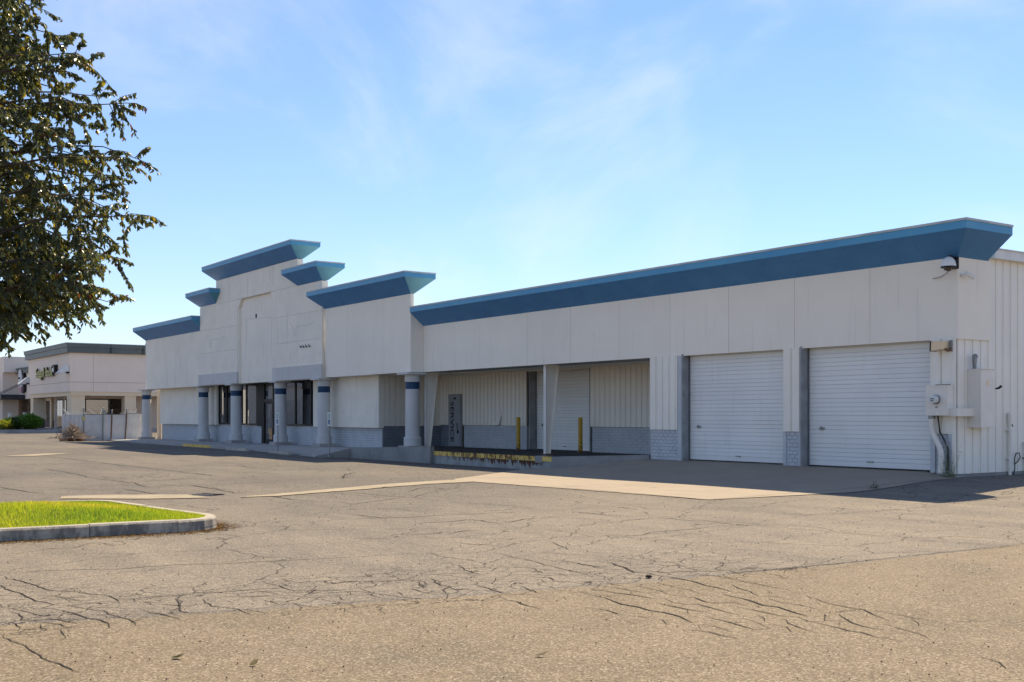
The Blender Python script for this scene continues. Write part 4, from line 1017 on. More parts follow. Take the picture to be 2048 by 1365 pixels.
rock('broken_concrete', 'smaller concrete chunk right of the pale lump near the dock wall', 'rubble', (-29.55,-2.1,gz(-29.5,-2.1)+.05), .15, 'concrete', 6)
rock('stone', 'dark stone lying on the cracked grey asphalt near the tan strip', 'stone', (7.20,-16.05,.016), .03, 'crack', 8)
t = thing('drain_grate', 'dark cast drain grate in the asphalt at the end of the concrete gutter', 'drain grate', (-7.25,-15.55,gz(-7.25,-15.55)), .5)
for i in range(8): MB().box(-.26+i*.065,-.225+i*.065,-.16,.16,.004,.022).build('grate_bar', M['crack'], t)
for y in (-.19,.16): MB().box(-.28,.28,y,y+.03,.002,.024).build('grate_frame', M['galv'], t)
MB().box(-.27,.27,-.16,.16,-.02,.006).build('pit', M['black'], t)
def stripe_mat():
    t = NT('worn_white_paint'); co = t.pos()
    c = t.mix(t.rng(t.noise(co, 14, 6, .7), .46, .56), (.13,.115,.095), (.5,.49,.46)); return t.done(c, .9)
M['stripe'] = stripe_mat()
for x in (-40.2,-36.2,-35.0,-31.2,-30.1): drape('parking_stripe', [(x,-8.2),(x+.11,-8.2),(x+.11,-3.1),(x,-3.1)], M['stripe'], .004, 1.0)
# weeds at the corner
def weed(loc, lab, n_, h, seed, spread=.16):
    rr = random.Random(seed); v = []; f = []; tint = []
    for i in range(n_):
        a = rr.uniform(0, 2*PI); x = rr.gauss(0, spread*.5); y = rr.gauss(0, spread*.4); ln = h*rr.uniform(.3,1); lean = rr.uniform(.05,.5)*ln
        base = Vector((x, y, 0)); tip = base+Vector((math.cos(a)*lean, math.sin(a)*lean, ln)); k = 6
        for j in range(1, k+1):
            p = base.lerp(tip, j/k); q = rr.uniform(0, 2*PI); dv = Vector((math.cos(q), math.sin(q), rr.uniform(-.2,.6)))*.05; s_ = Vector((-math.sin(q), math.cos(q), 0))*.012
            o = len(v); v += [tuple(p), tuple(p+dv*.5+s_), tuple(p+dv), tuple(p+dv*.5-s_)]; f.append((o,o+1,o+2,o+3)); g_ = rr.uniform(.6,1.2); tint.append((.075*g_,.10*g_,.045*g_))
        o = len(v); v += [tuple(base+Vector((.004,0,0))), tuple(base-Vector((.004,0,0))), tuple(tip), tuple(tip)]; f.append((o,o+1,o+2,o+3)); tint.append((.12,.13,.06))
    me = tinted('weed', v, f, tint, M['leaf']); return tag(link('weed', me, loc=loc), lab, 'weed', None)
weed((.02,-.28,.2), 'tall green weed growing at the building corner below the meter conduit', 34, .75, 3)
weed((-.05,-2.9,gz(-.05,-2.9)), 'tiny tuft of weed in the joint at the edge of the concrete apron', 14, .14, 4, .1)
# fallen leaves on the tarmac
def fallen(loc, rz, col, lab, L=.085):
    v = [(-L/2,0,.003),(-L*.15,L*.26,.014),(L*.2,L*.2,.03),(L/2,0,.034),(L*.2,-L*.2,.012),(-L*.15,-L*.26,.006)]
    me = tinted('fallen_leaf', v, [(0,1,2,3),(0,3,4,5)], [col, [c*.8 for c in col]], M['leaf'])
    return tag(link('fallen_leaf', me, loc=(loc[0],loc[1],gz(*loc)+.006), rot=(0,0,rz)), lab, 'leaf', 'fallen leaves on the asphalt')
fallen((8.25,-21.3), .6, (.10,.09,.02), 'curled yellow-green leaf lying on the tan strip at the bottom left', .11)
fallen((9.62,-19.2), 1.0, (.30,.25,.15), 'pale dry leaf lying on the tan strip near the bottom centre', .10)
fallen((6.12,-19.3), .4, (.07,.025,.015), 'dark red leaf lying on the cracked grey asphalt above the seam', .085)
fallen((8.75,-20.95), 1.9, (.16,.13,.05), 'small yellow leaf at the very bottom edge of the tan strip', .08)
fallen((5.36,-20.0), .9, (.6,.58,.5), 'whitish scrap of leaf on the grey asphalt left of the dark red leaf', .085)

# ---------------------------------------------------------------- enclosure fence, brush pile
t = thing('sheet_fence', 'grey sheet-metal enclosure fence with leaning posts left of the shop', 'fence', (-63.5,-.1,0))
ys_ = [0.1,-1.22,-2.2,-2.82,-4.05]
for i, (a, b) in enumerate(zip(ys_, ys_[1:])):
    zt = 1.80 if i == 0 else 1.73
    o = MB().box(-.02, .02, b+.02, a-.02, -.1, zt).build('sheet_panel', M['fencepanel'], t)
    MB().box(-.035, .035, b+.01, a-.01, zt, zt+.045).build('top_rail', M['galv'], o)
o = MB()
for k in range(9): o.box(-.02-(k % 2)*.05, .02-(k % 2)*.05, -4.1-(k+1)*.15, -4.1-k*.15, -.1, 1.71)
o.build('corrugated_panel', M['fencepanel'], t); MB().box(-.09,.02,-5.45,-4.1,1.71,1.75).build('top_rail', M['white'], t)
for y, h, l in ((-1.2,2.15,.1),(-2.2,2.05,.06),(-2.8,2.2,.02),(-4.08,2.2,0)):
    p = MB().tube([(.07,y-l,-.05),(.07,y-l*.3,h*.6),(.07,y,h)], .04, 8).build('fence_post', M['rust'] if l > .05 else M['galv'], t)
    MB().lathe([(.05,h-.25),(.05,h),(.02,h+.04)], (.07,y,0), 8).build('post_cap', M['galv'], p)
for y, dy in ((-4.95,.4),(-3.2,.5),(-2.95,-.15),(-.75,-.35),(-.9,-.1)):
    MB().tube([(-.05,y,1.72),(-.25,y-dy,2.12)], .022, 6).build('wire_arm', M['white'], t)
for z in (1.95,2.05,2.14): MB().tube([(-.05,-4.3,z-.1),(-.05,-2.2,z-.07),(-.05,-.2,z-.02)], .008, 4).build('wire', M['rust'], t)
MB().box(.03,.07,-.35,-.2,1.35,1.68).build('notice_plate', M['white'], t)
MB().box(.1,.115,-4.18,-4.0,1.35,1.6).build('yellow_tag', M['letteryellow'], t)
t = thing('hose_bib', 'bent pale pipe beside the left end column of the shop', 'pipe', (-62.2,-.35,.05))
MB().tube([(0,0,.0),(.0,0,.5),(-.05,-.1,.6),(-.25,-.2,.6)], .04, 8).build('pipe', M['white'], t); MB().tube([(-.4,-.2,.12),(.1,-.1,.12)], .04, 8).build('pipe', M['galv'], t)
t = thing('wood_pallet', 'orange-brown wooden pallet under the pile of dry branches', 'pallet', (-62.6,-5.15,-.02), .15)
for i in range(6): MB().box(-.6+i*.2,-.46+i*.2,-.62,.62,.13,.16).build('deck_board', M['wood'], t)
for y in (-.6,-.05,.5): MB().box(-.6,.56,y,y+.1,.0,.13).build('stringer', M['wood'], t)
t = thing('brush_pile', 'heap of dry cut branches stacked on a pallet by the grey fence', 'brush pile', (-62.6,-5.1,.12))
rr = random.Random(11); m = MB()
for i in range(330):
    a = rr.uniform(0, 2*PI); r = abs(rr.gauss(0, .55)); x, y = r*math.cos(a)*1.0, r*math.sin(a)*1.15; z = max(.02, (1.0-.8*math.hypot(x, y))*rr.uniform(.1,1.0))
    d = Vector((rr.gauss(0,1), rr.gauss(0,1), rr.gauss(.1,.42))).normalized()*rr.uniform(.35,.9)
    p = Vector((x, y, z)); q = [p-d*.5, p+Vector((rr.gauss(0,.05), rr.gauss(0,.05), rr.gauss(0,.05))), p+d*.5]
    q = [Vector((u.x, u.y, max(u.z, .0))) for u in q]; m.tube(q, [rr.uniform(.012,.026), .014, .007], 4)
m.build('branches', M['twig'], t, kind='stuff')

# ---------------------------------------------------------------- neighbouring shops
N = thing('neighbour_shop', 'tan stucco corner shop with dark metal cornice and stone based piers beyond the fence', 'building', (-86.6,.4,.45))
def nb(name, mb, mat, par=None, **k): return mb.build(name, mat, par or N, **k)
nb('upper_wall', MB().box(-16.6,0,0,30,3.32,6.75), M['tan'])
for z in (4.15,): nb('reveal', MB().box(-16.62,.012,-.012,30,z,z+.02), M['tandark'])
nb('reveal', MB().box(-.0,.013,2.0,2.015,3.33,6.7), M['kerb'])
co = nb('cornice', MB().box(-16.9,.28,-.28,30.3,6.72,7.2).box(-17.0,.36,-.36,30.4,7.2,7.52), M['cornice'])
nb('cornice_cap', MB().box(-17.05,.42,-.42,30.4,7.52,7.58), M['flashing'], co)
for y in (3.4,6.2): nb('cornice_seam', MB().box(.28,.37,y,y+.04,6.74,7.5), M['black'], co)
nb('beam', MB().box(-16.4,-.05,.12,.6,2.95,3.32).box(-.65,-.06,.6,30,2.98,3.32), M['cream'])
nb('recess_wall', MB().box(-16.5,-3.0,2.4,2.6,0,3.4).box(-3.2,-3.0,2.6,30,0,3.4), M['tan'])
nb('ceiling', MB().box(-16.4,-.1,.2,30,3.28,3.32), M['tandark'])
nb('floor_slab', MB().box(-17,.6,-.8,30,-.6,0.0), M['walk'])
def pier(x0, x1, y0, y1):
    p = nb('pier', MB().box(x0,x1,y0,y1,.95,3.0), M['cream'])
    e = .16; nb('pier_base', MB().hexa([(x0-e,y0-e,.9),(x1+e,y0-e,.9),(x1+e,y1+e,.9),(x0-e,y1+e,.9)], [(x0-e,y0-e,1.35),(x1+e,y0-e,1.35),(x1+e,y1+e,1.35),(x0-e,y1+e,1.35)]).hexa([(x0-e,y0-e,1.35),(x1+e,y0-e,1.35),(x1+e,y1+e,1.35),(x0-e,y1+e,1.35)], [(x0,y0,1.6),(x1,y0,1.6),(x1,y1,1.6),(x0,y1,1.6)]), M['cream'], p)
    rr_ = random.Random(int(x0*10+y0*7)); s_ = MB()
    z = 0
    while z < .88:
        h = .12
        for (ax, a0, a1, fx) in (('x', x0-.05, x1+.05, y0-.05), ('y', y0-.05, y1+.05, x1+.05)):
            u = a0
            while u < a1-.05:
                l = min(rr_.uniform(.2,.5), a1-u); pz = rr_.uniform(.0,.04)
                if ax == 'x': s_.box(u+.01,u+l-.01,fx-pz,fx+.1,z+.01,z+h-.01)
                else: s_.box(fx-.1,fx+pz,u+.01,u+l-.01,z+.01,z+h-.01)
                u += l
        z += h
    s_.box(x0,x1,y0,y1,0,.9); nb('ledge_stones', s_, M['stone'], p, kind='stuff')
pier(-1.7,-.15,.15,1.3); pier(-1.2,-.15,4.75,5.75); pier(-16.4,-15.2,.15,1.2); pier(-1.2,-.15,11,12)
nb('side_window', MB().box(-2.99,-2.95,.9,6.0,.2,2.75), M['frame'])
for a, b in ((1.0,2.0),(2.1,4.2),(4.3,5.2),(5.3,5.9)): nb('pane', MB().box(-2.94,-2.92,a,b,.35,2.65), M['glass'])
for y, z in ((2.6,.9),(3.5,1.3),(3.5,.8)): nb('notice', MB().box(-2.915,-2.91,y,y+.35,z,z+.4), M['leadwhite'])
for a, b in ((-15.0,-12.7),(-11.9,-9.2)):
    d_ = nb('shop_door', MB().box(a,b,2.36,2.4,0,2.85), M['frame'])
    k_ = (a+b)/2
    nb('pane', MB().box(a+.12,k_-.06,2.34,2.36,.15,2.7), M['glass'], d_); nb('pane', MB().box(k_+.06,b-.12,2.34,2.36,.15,2.7), M['glass'], d_)
s_ = MB(); rr = random.Random(21); z = 0
while z < .95:
    u = -8.9
    while u < -3.05:
        l = rr.uniform(.25,.6); pz = rr.uniform(0,.05); s_.box(u+.012,min(u+l,-3.0)-.012,2.3-pz,2.4,z+.012,z+.13); u += l
    z += .14
nb('ledge_stones', s_, M['stone'], kind='stuff')
nb('stone_sill', MB().box(-8.95,-2.95,2.22,2.4,.98,1.06), M['cream'])
def sconce(x, z, lab):
    t = thing('wall_sconce', lab, 'wall lamp', (N.location.x+x, N.location.y, N.location.z+z), 0, 'white wedge lamps on the tan shop')
    MB().hexa([(-.5,-.95,0),(.4,-.95,0),(.4,-.01,0),(-.5,-.01,0)], [(-.3,-.2,.66),(.38,-.2,.66),(.38,-.01,.66),(-.3,-.01,.66)]).build('shade', M['white'], t)
    MB().box(.36,.46,-.3,-.0,-.05,.1).build('bracket', M['black'], t)
sconce(-.55, 4.95, 'white wedge lamp near the tan shop corner right of its sign letters')
sconce(-16.6, 4.35, 'white wedge lamp at the left edge of the tan shop upper wall')
t = thing('shop_sign', 'yellow raised letters reading Seagull Book on the tan shop', 'shop sign', (-86.6-8.7,.4,.45+5.22))
tm = text_mesh('Seagull Book', 1.0, .08, .012); xs_ = [v.co.x for v in tm.vertices]; k_ = 6.9/(max(xs_)-min(xs_))
tm.transform(Matrix.Diagonal((k_,1.25,1,1))); tm.transform(Matrix.Rotation(PI/2, 4, 'X'))
tm.materials.append(M['letteryellow']); tm.materials.append(M['black'])
for p in tm.polygons: p.material_index = 0 if p.normal.y < -.5 else 1
letters(tm, t, (0,-.2,0))
MB().box(3.6,4.35,-.34,-.02,-.1,.6).build('logo_box', M['black'], t); MB().box(3.7,4.25,-.36,-.341,-.02,.3).build('logo_face', M['leadwhite'], t)
# lower shop to the left with a canopy
N2 = thing('neighbour_store', 'lower tan shop with black canopy and stone base at the far left edge', 'building', (-103.3,1.9,.45))
def n2(name, mb, mat, par=None, **k): return mb.build(name, mat, par or N2, **k)
n2('upper_wall', MB().box(-20,0,0,28,3.0,5.9), M['tan']); n2('lower_wall', MB().box(-20,0,1.2,28,0,3.0), M['tan'])
c2 = n2('cornice', MB().box(-20.2,.0,-.3,28,5.75,6.2), M['cornice']); n2('cornice_cap', MB().box(-20.2,.0,-.4,28,6.2,6.32), M['cornice'], c2)
n2('tower', MB().box(-23.5,-11.6-.0,-1.6,6,5.9+.0,7.6).box(-23.5,-12.4,-1.6,0,0,5.9), M['tan']); 
cn = n2('canopy', MB().box(-20,-8.9,-2.4,0,2.95,3.45), M['awning'])
for x in (-16,-14,-12,-10): n2('canopy_rod', MB().tube([(x,-2.3,3.45),(x+1.4,0,4.8)], .035, 5), M['black'], cn)
n2('downpipe', MB().tube([(-13.2,-2.3,0),(-13.2,-2.3,5.4)], .12, 6), M['black'])
for a, b in ((-12.6,-9.8),(-8.6,-5.8),(-4.6,-2.2)):
    d_ = n2('shop_window', MB().box(a,b,1.15,1.2,.2,2.75), M['frame']); n2('pane', MB().box(a+.2,b-.2,1.13,1.15,.35,2.6), M['glass'], d_)
n2('poster', MB().box(-12.1,-10.3,1.10,1.13,.4,1.5), M['leadwhite'])
for x in (-9.2,-5.2,-.9): n2('pier', MB().box(x-.35,x+.35,.8,1.2,0,3.0), M['cream'])
n2('ledge_stones', MB().box(-20,-13.5,.9,1.2,0,.95).box(-5.4,-.2,.95,1.2,0,.7), M['stone'])
t = thing('wall_emblem', 'white and black shaped emblem with a pink lower panel above the canopy', 'shop sign', (-103.3-9.6,1.9,.45+5.0))
MB().prism([(-1.4,0,-.6),(-1.1,0,.3),(-.9,0,1.1),(.3,0,1.15),(.7,0,.2),(.9,0,-.6),(.0,0,-.9)], (0,-.35,0)).build('emblem_face', M['leadwhite'], t)
MB().prism([(.1,0,1.2),(.9,0,1.0),(1.5,0,.1),(1.4,0,-1.2),(.6,0,-1.35),(.95,0,-.5),(.75,0,.3)], (0,-.30,0)).build('emblem_edge', M['black'], t)
MB().box(-1.2,-.0,-.37,-.351,.15,.32).build('emblem_band', M['black'], t)
MB().prism([(-.7,0,-1.3),(.5,0,-1.35),(.5,0,-.75),(-.5,0,-.6)], (0,-.37,0)).build('emblem_panel', M['pink'], t)
for i, (x, lab) in enumerate(((-98.0,'slim white post left of the shop door behind the shrubs'),(-105.0,'slim white post in front of the lower shop windows'))):
    MBp = MB().box(-.14,.14,-.14,.14,0,1.5).box(-.16,.16,-.16,.16,1.5,1.56); tag(MBp.build('white_post', M['white'], loc=(x,-1.0,.4)), lab, 'post', 'white posts before the tan shops')
# planter with three shrubs
pl = thing('planter_kerb', 'grey kerbed planting bed in front of the tan shops', 'planter', (-86.5,-4,.2))
MB().hexa([(-6,-8,-.3),(2.2,-8,-.3),(1.4,3.3,-.3),(-6,3.3,-.3)], [(-6,-8,.3),(2.0,-8,.3),(1.2,3.1,.3),(-6,3.1,.3)]).build('kerb', M['concrete'], pl)
MB().hexa([(-5.8,-7.8,.28),(1.7,-7.8,.28),(.95,2.8,.28),(-5.8,2.8,.28)], [(-5.8,-7.8,.33),(1.7,-7.8,.33),(.95,2.8,.33),(-5.8,2.8,.33)]).build('bed', M['soil'], pl)
def bush(name, lab, loc, rx, ry, rz_, n_, col, seed, size=.15):
    rr = random.Random(seed); v = []; f = []; tint = []
    for i in range(n_):
        d = Vector((rr.gauss(0,1), rr.gauss(0,1), rr.gauss(.25,1))).normalized(); q = rr.uniform(.55,1.0)*(1+.18*math.sin(d.x*5+seed)*math.cos(d.y*4))
        p = Vector((d.x*rx*q, d.y*ry*q, max(.05, rz_*.5+d.z*rz_*.55*q)))
        a = Vector((rr.gauss(0,1), rr.gauss(0,1), rr.gauss(.3,.7))).normalized()*size*rr.uniform(.6,1.2); b = a.orthogonal().normalized()*size*.32
        o = len(v); v += [tuple(p), tuple(p+a*.5+b), tuple(p+a), tuple(p+a*.5-b)]; f.append((o,o+1,o+2,o+3)); g_ = rr.uniform(.55,1.3); tint.append([c*g_ for c in col])
    t = thing(name, lab, 'shrub', loc); link('foliage', tinted('foliage', v, f, tint, M['leaf']), t)
    m_ = MB()
    for i in range(7): a = i*.9; m_.tube([(math.cos(a)*.1,math.sin(a)*.1,0),(math.cos(a)*rx*.5,math.sin(a)*ry*.5,rz_*.6)], [.035,.015], 5)
    m_.build('stems', M['bark'], t)
bush('shrub', 'dense bright green shrub at the right end of the planting bed', (-86.2,-3.0,.5), 1.1, 1.15, 1.22, 3600, (.075,.16,.02), 1)
bush('shrub', 'dark green low shrub in the middle of the planting bed', (-86.4,-4.25,.5), .95, 1.05, .95, 3000, (.04,.085,.022), 2)
bush('shrub', 'yellow-green low shrub at the left edge of the planting bed', (-86.0,-5.0,.5), .85, .85, .75, 2200, (.20,.23,.03), 3)

# ---------------------------------------------------------------- grass island with kerb
def rounded(pts, r, k=6):
    out_ = []; n_ = len(pts)
    for i in range(n_):
        p = Vector(pts[i]); a = (Vector(pts[i-1])-p).normalized(); b = (Vector(pts[(i+1) % n_])-p).normalized()
        ang = a.angle(b); q = r/math.tan(ang/2); c = p+(a+b).normalized()*(r/math.sin(ang/2))
        s0 = p+a*q; s1 = p+b*q; v0 = s0-c; v1 = s1-c; th = v0.angle(v1); sg = 1 if v0.x*v1.y-v0.y*v1.x > 0 else -1
        for j in range(k+1): t_ = sg*th*j/k; out_.append((c.x+v0.x*math.cos(t_)-v0.y*math.sin(t_), c.y+v0.x*math.sin(t_)+v0.y*math.cos(t_)))
    return out_
OUT = rounded([(-5.1,-31),(-.95,-31),(.02,-17.65),(-4.9,-18.3)], .75)
def offset(poly, d):
    n_ = len(poly); o = []
    for i in range(n_):
        a = Vector(poly[i-1]); b = Vector(poly[(i+1) % n_]); t_ = (b-a).normalized(); o.append((poly[i][0]-t_.y*d, poly[i][1]+t_.x*d))
    return o
INN = offset(OUT, .17); KH = .175
cxm = sum(p[0] for p in OUT)/len(OUT); cym = sum(p[1] for p in OUT)/len(OUT)
if not inside(INN[0][0], INN[0][1], OUT): INN = offset(OUT, -.17)
isl = MB().poly([(x, y, .05) for x, y in OUT]).build('island_bed', M['soil'], kind='structure')
# kerb: resample outline and split it into cast lengths
seq = OUT+[OUT[0]]; ins = INN+[INN[0]]; dense = []
for i in range(len(OUT)):
    L = math.dist(seq[i], seq[i+1]); k = max(1, int(L/.3))
    for j in range(k):
        u = j/k; dense.append(((seq[i][0]*(1-u)+seq[i+1][0]*u, seq[i][1]*(1-u)+seq[i+1][1]*u), (ins[i][0]*(1-u)+ins[i+1][0]*u, ins[i][1]*(1-u)+ins[i+1][1]*u)))
dense.append(dense[0]); rr = random.Random(4)
M['kerbstone'] = None
def kerb_mat():
    t = NT('cast_kerb'); co = t.pos(); p = t.xyz(co)
    c = t.mix(t.rng(t.noise(co, 2.5, 6, .6), .3, .7), (.42,.385,.32), (.34,.31,.265))
    face = t.rng(p[2], .15, .168, 1, 0)
    st = t.math('MULTIPLY', face, t.rng(t.noise(t.pos((1,1,.4)), 5, 7, .68), .40, .62))
    c = t.mix(st, c, (.17,.16,.145))
    c = t.mix(t.rng(t.noise(co, 9, 5, .6), .68, .74, 0, .6), c, (.5,.47,.41))
    return t.done(c, .92, t.bump(t.noise(co, 30, 5, .65), .012), .2)
M['kerbstone'] = kerb_mat()
i = 0
while i < len(dense)-1:
    j = min(i+rr.choice((3,4,4,5)), len(dense)-1); m = MB(); jit = rr.uniform(-.006,.006)
    for a in range(i, j):
        (o0, i0), (o1, i1) = dense[a], dense[a+1]
        def sh(p, q, e0): return p[0]+(q[0]-p[0])*e0, p[1]+(q[1]-p[1])*e0
        if a == i: o0, i0 = sh(o0, o1, .03), sh(i0, i1, .03)
        z = KH+jit; c0 = sh(o0, i0, .18); c1 = sh(o1, i1, .18); g0, g1 = gz(*o0)-.05, gz(*o1)-.05
        v = [(*o0, g0), (*o1, g1), (*sh(o0,i0,.04), z-.03), (*sh(o1,i1,.04), z-.03), (*c0, z), (*c1, z), (*i0, z), (*i1, z), (*i0, 0), (*i1, 0)]
        f = [(0,1,3,2),(2,3,5,4),(4,5,7,6),(6,7,9,8)]
        if a == i: f.append((0,2,4,6,8))
        if a == j-1: f.append((1,3,5,7,9))
        m.add(v, f)
    m.build('kerb_stone', M['kerbstone'], isl); i = j
# turf: a gently domed bed of grass blades
def domez(x, y):
    d = min(math.dist((x, y), p[1]) for p in dense[::2]); return .13+.17*S(d, 0, 2.2)
import bmesh as _b
rg = np.random.default_rng(5)
gpoly = INN; xs_ = [p[0] for p in gpoly]; ys_ = [p[1] for p in gpoly]
bm = _b.new(); N_ = 26
cache = {}
m = MB(); st = .35; X = min(xs_)
pts = []
def cell(x, y): 
    k = (round(x,2), round(y,2))
    if k not in cache: cache[k] = domez(x, y)
    return cache[k]
while X < max(xs_):
    Y = min(ys_)
    while Y < max(ys_):
        q = [(X,Y),(X+st,Y),(X+st,Y+st),(X,Y+st)]
        if all(inside(x, y, OUT) for x, y in q): m.poly([(x, y, cell(x, y)-.02) for x, y in q])
        Y += st
    X += st
bm.free()
turf = m.build('turf_bed', M['thatch'], isl)
v = []; f = []; tint = []
rr = random.Random(8); k = 0
while k < 115000:
    x = rr.uniform(min(xs_), max(xs_)); y = max(ys_)-abs(rr.random()**1.7)*(max(ys_)-min(ys_))
    if not inside(x, y, gpoly): continue
    k += 1
    gx_, gy2 = round(x/.25)*.25, round(y/.25)*.25
    z = cell(gx_, gy2)-.015
    h = rr.uniform(.035,.085); a = rr.uniform(0, 2*PI); ln = rr.uniform(.0,.8)*h; wd = rr.uniform(.003,.006)
    dx, dy = math.cos(a), math.sin(a); b = rr.uniform(0, 2*PI); wx, wy = math.cos(b)*wd, math.sin(b)*wd
    o = len(v); v += [(x-wx, y-wy, z), (x+wx, y+wy, z), (x+dx*ln, y+dy*ln, z+h)]; f.append((o, o+1, o+2))
    p_ = math.sin(x*1.7+.4)*math.cos(y*1.3)+rr.gauss(0,.5)
    g_ = rr.uniform(.75,1.2)
    tint.append((.44*g_, .37*g_, .06) if p_ > .8 else ((.27*g_, .335*g_, .028) if p_ > -.5 else (.15*g_, .245*g_, .028)))
link('lawn_grass', tinted('lawn_grass', v, f, tint, M['grass']), kind='stuff')
# litter of bark crumbs and dry leaf bits along the foot of the kerb
v = []; f = []; tint = []
NB = [k for k in range(len(dense)-1) if dense[k][0][1] > -22.5 and dense[k][0][0] > -2.2]
for i in range(7000):
    k = rr.choice(NB); (ox, oy), (jx, jy) = dense[k]; (px, py), _ = dense[k+1]; u = rr.random(); q = abs(rr.gauss(0, .16))+.01
    L = math.hypot(ox-jx, oy-jy); x = ox+(px-ox)*u+(ox-jx)/L*q; y = oy+(py-oy)*u+(oy-jy)/L*q
    if inside(x, y, OUT): continue
    s_ = rr.uniform(.006,.022); a = rr.uniform(0, PI); z = gz(x, y)+.005; dx, dy = math.cos(a)*s_, math.sin(a)*s_
    o = len(v); v += [(x-dx, y-dy, z), (x+dy*.5, y-dx*.5, z+s_*rr.random()*.6), (x+dx, y+dy, z+s_*.3), (x-dy*.5, y+dx*.5, z)]; f.append((o,o+1,o+2,o+3))
    tint.append(rr.choice(((.05,.035,.02),(.09,.065,.04),(.16,.115,.06),(.03,.022,.015),(.20,.10,.04))))
link('leaf_litter', tinted('leaf_litter', v, f, tint, M['leaf']), kind='stuff')
# scattered grit and small stones over the tarmac
v = []; f = []
rr = random.Random(31)
for i in range(1300):
    u = rr.random()**1.6; d = 6.5+u*28; lat = rr.uniform(-.5,.5)*d
    x = 15.94-.82163*d+.57003*lat; y = -23.83+.57003*d+.82163*lat
    if y > -1.3 or inside(x, y, OUT): continue
    s_ = rr.uniform(.003,.009)*(1+u); z = gz(x, y)+.006; o = len(v)
    v += [(x+s_*math.cos(q), y+s_*math.sin(q), z) for q in (0, 2.1, 4.2)]+[(x, y, z+s_*1.1)]; f += [(o,o+1,o+3),(o+1,o+2,o+3),(o+2,o,o+3)]
m = MB(); m.v = v; m.f = f; m.m = [0]*len(f); m.build('loose_grit', M['crack'], kind='stuff')

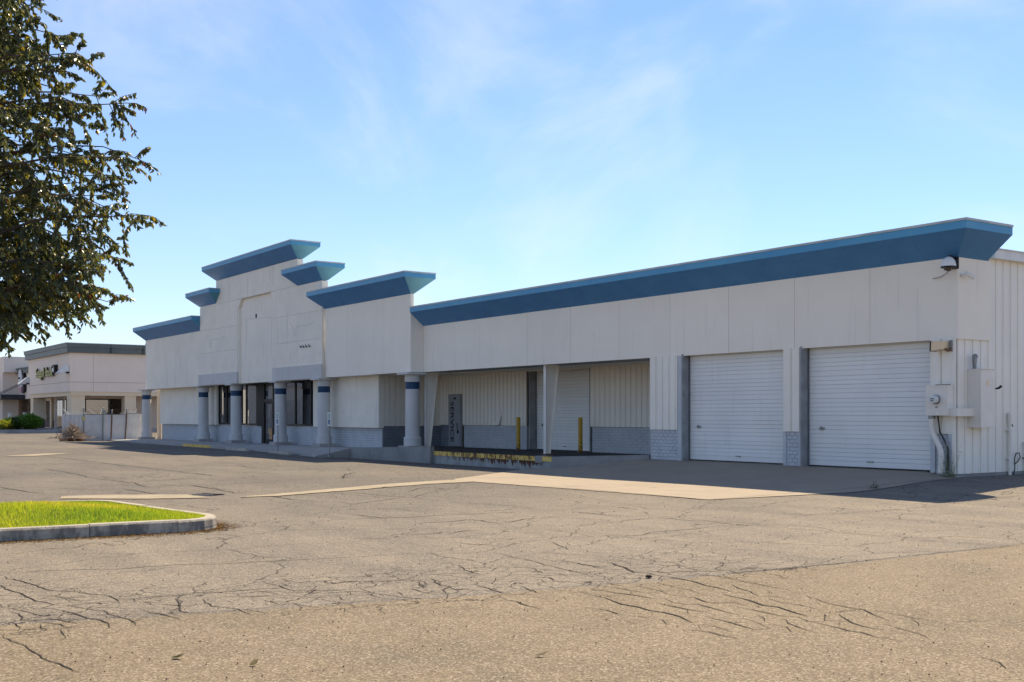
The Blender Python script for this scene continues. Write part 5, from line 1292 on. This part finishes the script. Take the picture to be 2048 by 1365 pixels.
# ---------------------------------------------------------------- trees
def tree(name, lab, loc, tips, n_tw, n_lf, seed, leaf_len, trunk_r, fork, singles=0, eye=None, cols=None):
    """trunk and limbs as curves toward the tips; twigs along the outer limb; every leaf a folded two-panel blade"""
    rr = random.Random(seed); T = thing(name, lab, 'tree', loc); L0 = Vector(loc)
    m = MB(); m.tube([(0,0,-.1),(.03,.02,fork*.5),(.0,.05,fork),(.05,.0,fork*1.8)], [trunk_r*1.25,trunk_r,trunk_r*.9,trunk_r*.6], 10)
    m.build('trunk', M['bark'], T, smooth=True)
    limbs = MB(); twigs = MB(); LV = []
    for it, tip in enumerate(tips):
        tip = Vector(tip); nk = int(n_tw*(2.4 if it < 18 and singles else 1)); r = math.hypot(tip.x, tip.y)
        h0 = max(fork*.9, min(tip.z-.35*r, fork+ (tip.z-fork)*.65)); p0 = Vector((0, .03, min(h0, fork*2.4)))
        ctl = Vector((tip.x*.45, tip.y*.45, max(p0.z, tip.z)+.12*r)); P = []
        for i in range(9):
            u = i/8; q = p0*(1-u)**2+ctl*2*u*(1-u)+tip*u*u; q += Vector((rr.gauss(0,.05), rr.gauss(0,.05), rr.gauss(0,.04)))*min(1,u*3); P.append(q)
        limbs.tube(P, [max(.006, trunk_r*.32*(1-i/8.6)) for i in range(9)], 6)
        for k in range(nk):
            u = 1-rr.random()**1.15*.80; s_ = u*8; i = min(7, int(s_)); base = P[i].lerp(P[i+1], s_-i); fw = (P[i+1]-P[i]).normalized()
            d = (fw*rr.uniform(.2,.9)+Vector((rr.gauss(0,.6), rr.gauss(0,.6), rr.gauss(-.12,.62)))).normalized(); ln = rr.uniform(.28,.75)*(1.2-.45*u)
            if k == 0: base, d, ln = P[-1], fw, .3
            e = base+d*ln; e.z -= ln*.28; md = base.lerp(e, .5)+Vector((0,0,.03)); twigs.tube([base, md, e], [.007,.005,.003], 4)
            for q in range(n_lf):
                w_ = rr.uniform(.1,1.05); p = base.lerp(md, w_*2) if w_ < .5 else md.lerp(e, w_*2-1)
                hang = Vector((rr.gauss(0,.5), rr.gauss(0,.5), rr.gauss(-.95,.35)))+d*.3; LV.append((p, hang.normalized(), rr.uniform(.7,1.2)*leaf_len))
    limbs.build('limbs', M['bark'], T, smooth=True); twigs.build('twigs', M['bark'], T, kind='stuff')
    order = list(range(len(LV)))
    if eye is not None: order.sort(key=lambda i: -LV[i][2]/((LV[i][0]+L0)-eye).length if -.2 < ((LV[i][0]+L0)-eye).normalized().dot(Vector((.57,.822,0))) else 0)
    def geo(p, d, L, roll):
        b = d.orthogonal().normalized(); b.rotate(Matrix.Rotation(roll, 3, d)); nn = d.cross(b); W = L*.27; st_ = p+d*L*.18; fo = nn*W*.55
        return [p, st_+d*L*.22+b*W+fo, st_+d*L*.58+b*W*.8+fo*.9-nn*.0, p+d*L*1.18-nn*L*.12, st_+d*L*.58-b*W*.8+fo*.9, st_+d*L*.22-b*W+fo]
    def colour(p):
        g_ = rr.uniform(.7,1.25); edge = math.hypot(p.x, p.y)
        x = rr.random()
        if x < .07: return (.26*g_,.21*g_,.02)
        if x < .13: return (.15*g_,.135*g_,.025)
        if x < .13+.03*max(0, edge-2.4): return (.15*g_,.055*g_,.03)
        return (.085*g_,.108*g_,.062*g_) if x < .72 else (.12*g_,.14*g_,.068*g_)
    colour = cols or colour
    v = []; f = []; tint = []
    single = set(order[:singles])
    for i, (p, d, L) in enumerate(LV):
        if i in single: continue
        o = len(v); v += [tuple(q) for q in geo(p, d, L, rr.uniform(0, 2*PI))]; f += [(o,o+1,o+2,o+3),(o,o+3,o+4,o+5)]; c = colour(p); tint += [c, c]
    link('crown', tinted('crown', v, f, tint, M['leaf']), T, kind='stuff')
    var = []
    for i in range(10):
        c = colour(Vector((3,0,0))) if i > 1 else (.26,.21,.02)
        var.append(tinted('leaf', [tuple(q) for q in geo(Vector(), Vector((0,0,-1)), 1.0, i*.6)], [(0,1,2,3),(0,3,4,5)], [c, c], M['leaf']))
    for i in single:
        p, d, L = LV[i]; o = link('leaf', var[rr.choices(range(10), [1,1]+[2]*8)[0]], T, p); q = Vector((0,0,-1)).rotation_difference(d)
        o.rotation_euler = (q.to_matrix() @ Matrix.Rotation(rr.uniform(0, 2*PI), 3, 'Z')).to_euler(); o.scale = (L, L, L)
    return T
RTv = Vector((.57003,.82163)); FWv = Vector((-.82163,.57003))
tips = []
for r, z in ((4.05,4.15),(3.75,4.95),(3.68,5.85),(3.45,6.25),(2.75,6.85),(2.4,7.5),(3.15,3.3),(2.85,3.15),(3.35,3.5),(3.2,4.5),(2.1,2.75),(3.0,5.4),(3.3,4.0),(2.6,3.3),(1.9,8.1),(2.9,6.2),(2.4,2.95),(3.0,3.7)):
    a = R.uniform(-.22,.22); d = RTv*math.cos(a)+FWv*math.sin(a); tips.append((d.x*r, d.y*r, z))
for i in range(270):
    z = R.uniform(2.5,8.7); rm = 3.5*math.sqrt(max(.04, 1-((z-4.9)/3.9)**2)); a = R.uniform(0, 2*PI); r = rm*R.uniform(.62,1.05)
    z = max(z-.25*r*R.random(), 2.8 if r < 2.0 else 3.15); tips.append((math.cos(a)*r, math.sin(a)*r, z))
for i in range(110):
    z = R.uniform(2.7,8.0); a = R.uniform(0, 2*PI); r = R.uniform(.5,2.3); tips.append((math.cos(a)*r, math.sin(a)*r, z))
tree('shade_tree', 'leafy tree with dark green and yellowing leaves on the grass island at the left', (-2.45,-22.25,.25), tips, 14, 29, 5, .078, .15, 1.9, 300, Vector((15.94,-23.83,1.68)))
# across the car park, seen mirrored in the shop windows
W = thing('white_warehouse', 'long white warehouse across the car park mirrored in the shop windows', 'building', (-112,-36,.0))
MB().box(-10,10,-22,14,-.3,5).build('wall', M['white'], W); MB().box(-10.3,10.3,-22.3,14.3,5,5.4).build('roof', M['roof'], W)
for i in range(5): MB().box(10.0,10.06,-20+i*7,-16.5+i*7,0,3.4).build('dock_door', M['grey'], W)
tp = []
for i in range(46):
    z = R.uniform(2.6,8.6); rm = 3.3*math.sqrt(max(.04, 1-((z-5)/3.9)**2)); a = R.uniform(0, 2*PI); r = rm*R.uniform(.5,1.05); tp.append((math.cos(a)*r, math.sin(a)*r, z))
tree('lot_tree', 'round green tree across the car park mirrored in the shop windows', (-70,-17.5,0), tp, 8, 12, 9, .2, .16, 2.0)
